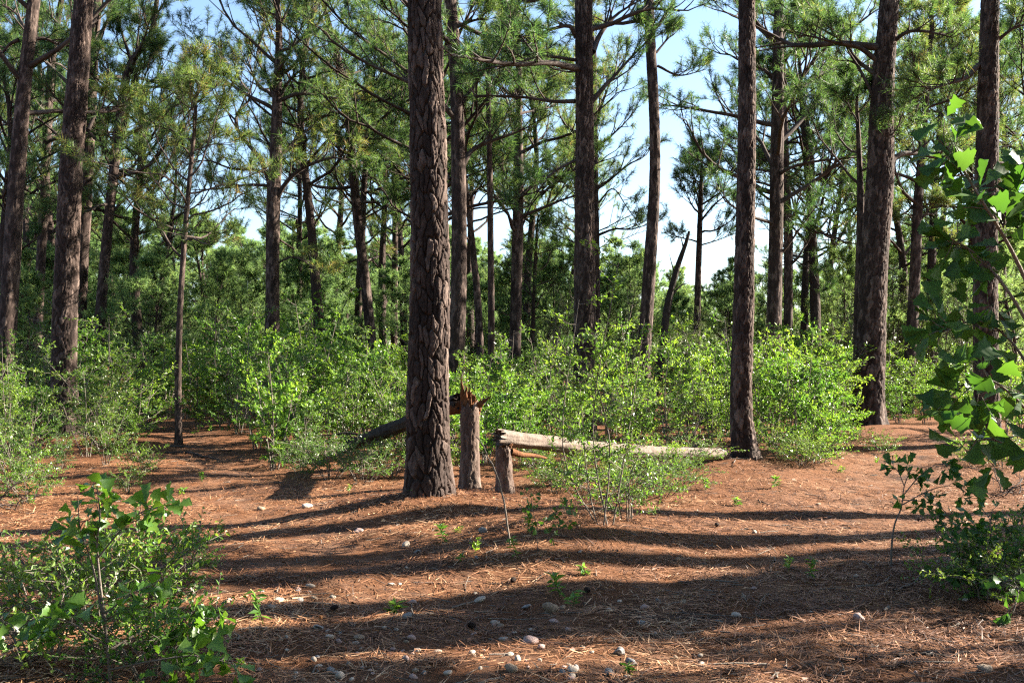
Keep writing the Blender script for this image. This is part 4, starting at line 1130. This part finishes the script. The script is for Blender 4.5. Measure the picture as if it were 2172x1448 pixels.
# low small-leaved bushes in the lower corners
def own_shrub(name, label, px, py, model, sc=1.0):
    a, b_, h = model
    p = on_ground(px, py)
    o = thing(name, label, 'shrub', p)
    o.scale = (sc, sc, sc)
    link('stem', a, None, o); link('foliage', b_, None, o)
AIRY = [shrub_model(443 + k, 2.0, .8, 4, 10, 5, 6, .055, .5, m, .010, .35, low=.25) for k, m in enumerate(('shrub', 'shrub_dark', 'shrub'))]
rv = RNG(470)
place(AIRY, [(px, d, h) for px, d, h in ((30, 15.5, 1.7), (95, 20, 2.3), (185, 16.5, 1.5), (255, 19, 2.2), (300, 24, 2.6), (470, 23, 2.5), (545, 18.5, 2.1), (560, 23, 2.9), (605, 18, 2.2), (665, 21, 2.6), (705, 17.5, 1.7), (770, 21.5, 2.4), (815, 18, 1.7), (860, 20, 2.2),
      (950, 19, 1.7), (1015, 17.5, 1.5), (1085, 22, 2.1), (1135, 18.5, 1.6), (1195, 19, 2.2), (1310, 16, 1.7), (1360, 18, 2.1), (1425, 17, 1.8), (1455, 21, 2.4), (1510, 18, 1.7), (1550, 23, 2.4), (1620, 18.5, 2.5), (1680, 18, 2.3), (1735, 19, 2.2), (1790, 22, 2.2), (1900, 27, 2.2), (1970, 27, 2.0), (2040, 26, 2.0), (2130, 19, 2.1))],
      'feathery upright sapling', 'feathery_sapling', 'sapling', 'feathery saplings in the understory', rv)
LL = shrub_model(631, .46, .75, 7, 6, 5, 9, .040, .6, 'shrub_dark', .005, .35, low=.08)
LM = shrub_model(632, .40, .55, 6, 6, 5, 9, .036, .6, 'shrub', .005, .35, low=.08)
own_shrub('small_leaved_bush', 'low dark small-leaved bush filling the lower left corner', 90, 1400, LL, 1.0)
own_shrub('small_leaved_bush', 'low bush behind the forked oak sapling stem', 150, 1290, LL, .8)
own_shrub('small_leaved_bush', 'low sunlit creeping bush right of the forked oak sapling', 390, 1220, LM, .75)
own_shrub('small_leaved_bush', 'small bush under the front of the forked oak sapling', 330, 1440, LM, .9)
own_shrub('small_leaved_bush', 'pale green bush woven through the top of the forked sapling', 290, 1300, LM, 1.15)
own_shrub('small_leaved_bush', 'low shaded bush below the dark oak bush', 2085, 1270, LL, .75)
own_shrub('small_leaved_bush', 'low dark bush at the very right edge', 2175, 1240, LL, .9)

# seedlings on the forest floor
def seedling(seed, h, n, ll):
    r = RNG(seed)
    st = wander([0, 0, -.02], r.uniform(0, 6.28), 1.25, h, 6, r, 0, .15)
    acc = Acc()
    V, q = tubes(st[None], np.linspace(.003, .0012, 6)[None], 4); acc.add(V, q)
    t = r.uniform(.25, 1, n); i = np.minimum((t * 5).astype(int), 4)
    P = st[i] + (st[i + 1] - st[i]) * (t * 5 - i)[:, None]
    A = nrm(r.normal(0, 1, (n, 3)) * [1, 1, .45] + [0, 0, .25]); Nn = nrm(r.normal(0, .4, (n, 3)) + [0, 0, 1])
    L = r.uniform(.7, 1.3, n) * ll
    V, f = leaf_batch(P, A, Nn, L, L * .42); acc.add(V, f)
    me = acc.mesh('seedling', False, None)
    at = me.attributes.new('tint', 'FLOAT', 'POINT'); at.data.foreach_set('value', r.uniform(.3, .9, len(me.vertices)).astype(np.float32))
    me.materials.append(M['shrub'])
    return me
SEEDL = [seedling(641 + k, .10 + .05 * (k % 3), 12 + 4 * k, .06) for k in range(5)]
SPOTS = [(975, 1190, 'below the thick pine, nearest the leaning stem'), (1005, 1175, 'just left of the leaning stem foot'), (1100, 1185, 'just right of the leaning stem foot'), (1245, 1220, 'on the sunny strip below the airy shrub'), (1190, 1265, 'above the big pale boulder'),
         (1215, 1285, 'beside the big pale boulder'), (1672, 1210, 'in the middle of the right trail'), (1715, 1225, 'right trail, lower of two'), (1570, 1072, 'lit bright below the straight front pine'), (1640, 1035, 'at the foot slope of the straight front pine'),
         (970, 1130, 'under the thick pine mound'), (875, 1060, 'against the base of the thick pine'), (320, 1090, 'by the left trail, beyond the oak sapling'), (380, 1050, 'on the left trail bend'), (430, 1020, 'further up the left trail'),
         (408, 1130, 'in the dark shadow band on the left trail'), (468, 1140, 'at the end of the dark shadow band'), (560, 1325, 'in the shaded trail centre-left'), (830, 1300, 'beside the dark soil hollow'), (945, 1150, 'below the thick pine roots'),
         (505, 1418, 'in the bottom trail by the oak sapling'), (1860, 985, 'yellowish, near the far right trail'), (1900, 975, 'yellowish, further along the far right trail'), (1335, 1425, 'lone sprout at the bottom of the trail'), (70, 1070, 'at the left edge near dry twigs'),
         (60, 1200, 'beside the pinkish stick'), (740, 1045, 'in the shade left of the thick pine'), (1120, 1130, 'under the holly-leaved seedling'), (1780, 1000, 'where the trail bends right'), (1500, 1040, 'on the bright trail edge by low bushes')]
rs = RNG(660)
for i, (px, py, w) in enumerate(SPOTS):
    p = on_ground(px, py)
    o = tag(link('seedling', SEEDL[i % 5], None, None, p), 'tiny green sprout ' + w, 'seedling', 'sprouts on the forest floor')
    s = rs.uniform(.7, 1.3); o.scale = (s, s, s); o.rotation_euler = (0, 0, rs.uniform(0, 6.28))

# ------------------------------------------------------------------ stones, cones
def stone_mesh(seed):
    r = RNG(seed)
    import bmesh
    bm = bmesh.new()
    bmesh.ops.create_icosphere(bm, subdivisions=3, radius=1)
    me = bpy.data.meshes.new('stone')
    ks = r.normal(0, 1, (5, 3)); ph = r.uniform(0, 6.28, 5)
    for v in bm.verts:
        p = np.array(v.co)
        v.co *= 1 + .05 * math.sin(7 * p[0] + 5 * p[1] * p[2] + seed) + sum(.10 * math.sin(float(np.dot(k, p)) * 1.6 + f) for k, f in zip(ks, ph))
    bm.to_mesh(me); bm.free()
    me.polygons.foreach_set('use_smooth', np.ones(len(me.polygons), bool))
    return me
def stone_set():
    out = {}
    for ci, c in enumerate(STONES):
        out[c] = [stone_mesh(700 + 10 * ci + k) for k in range(4)]
        for m in out[c]: m.materials.append(STONES[c])
    return out
SM = stone_set()
rt = RNG(720)
def put_stone(px, py, wpx, col, label, group=None, hr=.62, sink=.30):
    p = on_ground(px, py)
    s = wpx * .5 / F * p[1]
    o = tag(link('stone', SM[col][int(rt.integers(4))], None, None, p + [0, 0, s * hr * (1 - 2 * sink)]), label, 'stone', group)
    o.scale = (s, s * rt.uniform(.65, .95), s * hr)
    o.rotation_euler = (rt.normal(0, .2), rt.normal(0, .2), rt.uniform(0, 6.28))
for a in [(1167, 1298, 36, 'tan', 'largest rounded tan boulder beside the sprout in the shadow band', .8), (1192, 1290, 18, 'tan', 'small orange tan stone touching the rounded tan boulder', .6), (1122, 1362, 36, 'pink', 'big pink stone in the cluster below the pale stick', .6),
          (1068, 1358, 24, 'cream', 'cream stone left of the big pink stone', .5), (1086, 1345, 20, 'cream', 'flat cream stone above the big pink stone', .4), (1085, 1422, 30, 'tan', 'speckled tan stone at the bottom of the trail', .7),
          (1214, 1422, 28, 'cream', 'smooth cream egg-shaped stone at the bottom of the trail', .6), (1292, 1430, 24, 'grey', 'pale grey stone right of the egg-shaped stone', .7), (1016, 1274, 28, 'cream', 'flat pale stone at the shadow edge', .4),
          (875, 1278, 20, 'pink', 'pink stone by the dark soil hollow', .5), (862, 1312, 24, 'grey', 'grey stone under the upright twig', .6), (760, 1354, 26, 'tan', 'long tan stone in the pebbly patch', .5), (874, 1356, 20, 'pink', 'round pink stone in the pebbly patch', .7),
          (884, 1382, 18, 'cream', 'bright cream stone in the pebbly patch', .6), (860, 1400, 18, 'pink', 'tall pink stone in the pebbly patch', .9), (950, 1428, 22, 'cream', 'white-topped stone by the dark hollow', .5), (1314, 1386, 26, 'grey', 'flat grey stone right of the pink cluster', .5),
          (1368, 1290, 20, 'pink', 'pointed pink stone in the right of the shadow band', .6), (1116, 1288, 22, 'grey', 'narrow pale stone left of the tan boulder', .35), (1176, 1320, 20, 'pink', 'violet pink stone below the tan boulder', .6),
          (1820, 1312, 30, 'pink', 'rough pink rock in the dark rut', .6), (1562, 1306, 24, 'cream', 'cream stone on the sunny patch of the right trail', .5), (1600, 1130, 12, 'cream', 'bright pale pebble in the right trail shadow', .7), (1437, 1190, 16, 'tan', 'tan stone lying by the sunny trail edge', .8),
          (1735, 1070, 13, 'tan', 'small tan stone far along the right trail', .5), (1486, 1392, 12, 'cream', 'white round pebble low on the right', .8), (555, 1080, 20, 'tan', 'tan stone on the left trail', .5), (652, 1075, 22, 'cream', 'pale stone on the left trail near the thick pine', .5),
          (485, 1275, 14, 'cream', 'white pebble in the left trail shade', .7), (590, 1273, 24, 'cream', 'flat white stone in the left trail shade', .35), (635, 1274, 16, 'grey', 'small grey stone in the left trail shade', .5), (668, 1270, 18, 'tan', 'angular tan stone in the left trail shade', .6),
          (676, 1332, 26, 'grey', 'flat light grey stone in the lower trail', .4), (700, 1352, 24, 'cream', 'cream stone in the lower trail', .5), (595, 1360, 14, 'tan', 'small tan pebble in the lower trail', .6), (632, 1255, 12, 'grey', 'tiny grey stone above the trail shade', .6),
          (1395, 1275, 12, 'grey', 'tiny grey stone at the shadow rim', .6), (1360, 1322, 22, 'grey', 'flat bluish stone in the middle of shadow band', .4), (1230, 1173, 10, 'cream', 'white pebble under the airy shrub', .6), (885, 1172, 16, 'grey', 'grey pebble in the shade below the thick pine', .5),
          (830, 1240, 14, 'cream', 'pale chip in the sunny straw', .5), (1720, 1300, 14, 'cream', 'small white chip near the dark rut', .5), (2090, 1420, 30, 'tan', 'half buried stone at the lower right corner', .5)]:
    put_stone(*a[:5], None, a[5])
zones = [(620, 960, 1330, 1446, 38, 'pebbly patch at the bottom of the trail'), (980, 1240, 1320, 1446, 30, 'pebble cluster in the shaded lower trail'), (1240, 1500, 1270, 1446, 16, 'shaded trail right of the pebble cluster'),
         (480, 760, 1240, 1440, 16, 'left trail by the oak sapling'), (1500, 2100, 1180, 1440, 9, 'right trail'), (700, 1100, 1120, 1260, 8, 'sunny straw below the thick pine')]
drawn = []
for x0, x1, y0, y1, n, w in zones:
    for i in range(n):
        c = ['cream', 'pink', 'tan', 'grey'][int(rt.choice(4, p=[.4, .25, .2, .15]))]
        drawn.append((w, c, rt.uniform(x0, x1), rt.uniform(y0, y1), float(rt.gamma(4, 2.3)) + 5, rt.uniform(.45, .9), rt.uniform(.3, .55)))
drawn.sort(key=lambda q: (q[0], q[1], q[2]))
seen = {}
for w, c, px, py, wp, hr, sk in drawn:
    k = seen[(w, c)] = seen.get((w, c), -1) + 1
    put_stone(px, py, wp, c, f'small {c} pebble, {ORD[k]} from left, in the {w}', 'loose pebbles on the trail', hr, sk)

def cone_mesh():
    acc = Acc()
    for k in range(90):
        t = k / 90
        a = k * 2.399; rr = .028 * math.sin(PI * (.12 + .85 * t)) ** .8; z = .085 * t
        o = np.array([math.cos(a), math.sin(a), 0]); s = np.array([-math.sin(a), math.cos(a), 0])
        c = o * rr * .35 + [0, 0, z]; e = o * (rr + .004) + [0, 0, z + .008]
        w = .010 * math.sin(PI * (.15 + .8 * t)) + .002
        V = np.array([c, e - s * w, e + [0, 0, .006] + o * .004, e + s * w, e - [0, 0, .005]])
        acc.add(V, np.array([[0, 1, 2], [0, 2, 3], [0, 3, 4], [0, 4, 1], [1, 4, 3], [1, 3, 2]]))
    me = acc.mesh('pine_cone'); me.materials.append(M['bark_plain'])
    return me
CM = cone_mesh()
for px, py, w in [(1010, 1336, 'above the pink stone cluster'), (700, 1300, 'in the left trail shade'), (355, 1290, 'right of the oak sapling stem'), (240, 1060, 'by the left shrubs'), (1520, 1120, 'in the right trail shadow'), (1945, 1108, 'beside the crooked sapling'),
                  (1085, 1240, 'on the sunny straw band'), (1250, 1262, 'near the boulder, at the shadow line')]:
    p = on_ground(px, py)
    o = tag(link('pine_cone', CM, None, None, p + [0, 0, .028]), 'dark open pine cone lying ' + w, 'pine cone', 'fallen pine cones')
    o.rotation_euler = (1.45, 0, rt.uniform(0, 6.28)); o.scale = (.6, .6, .6)
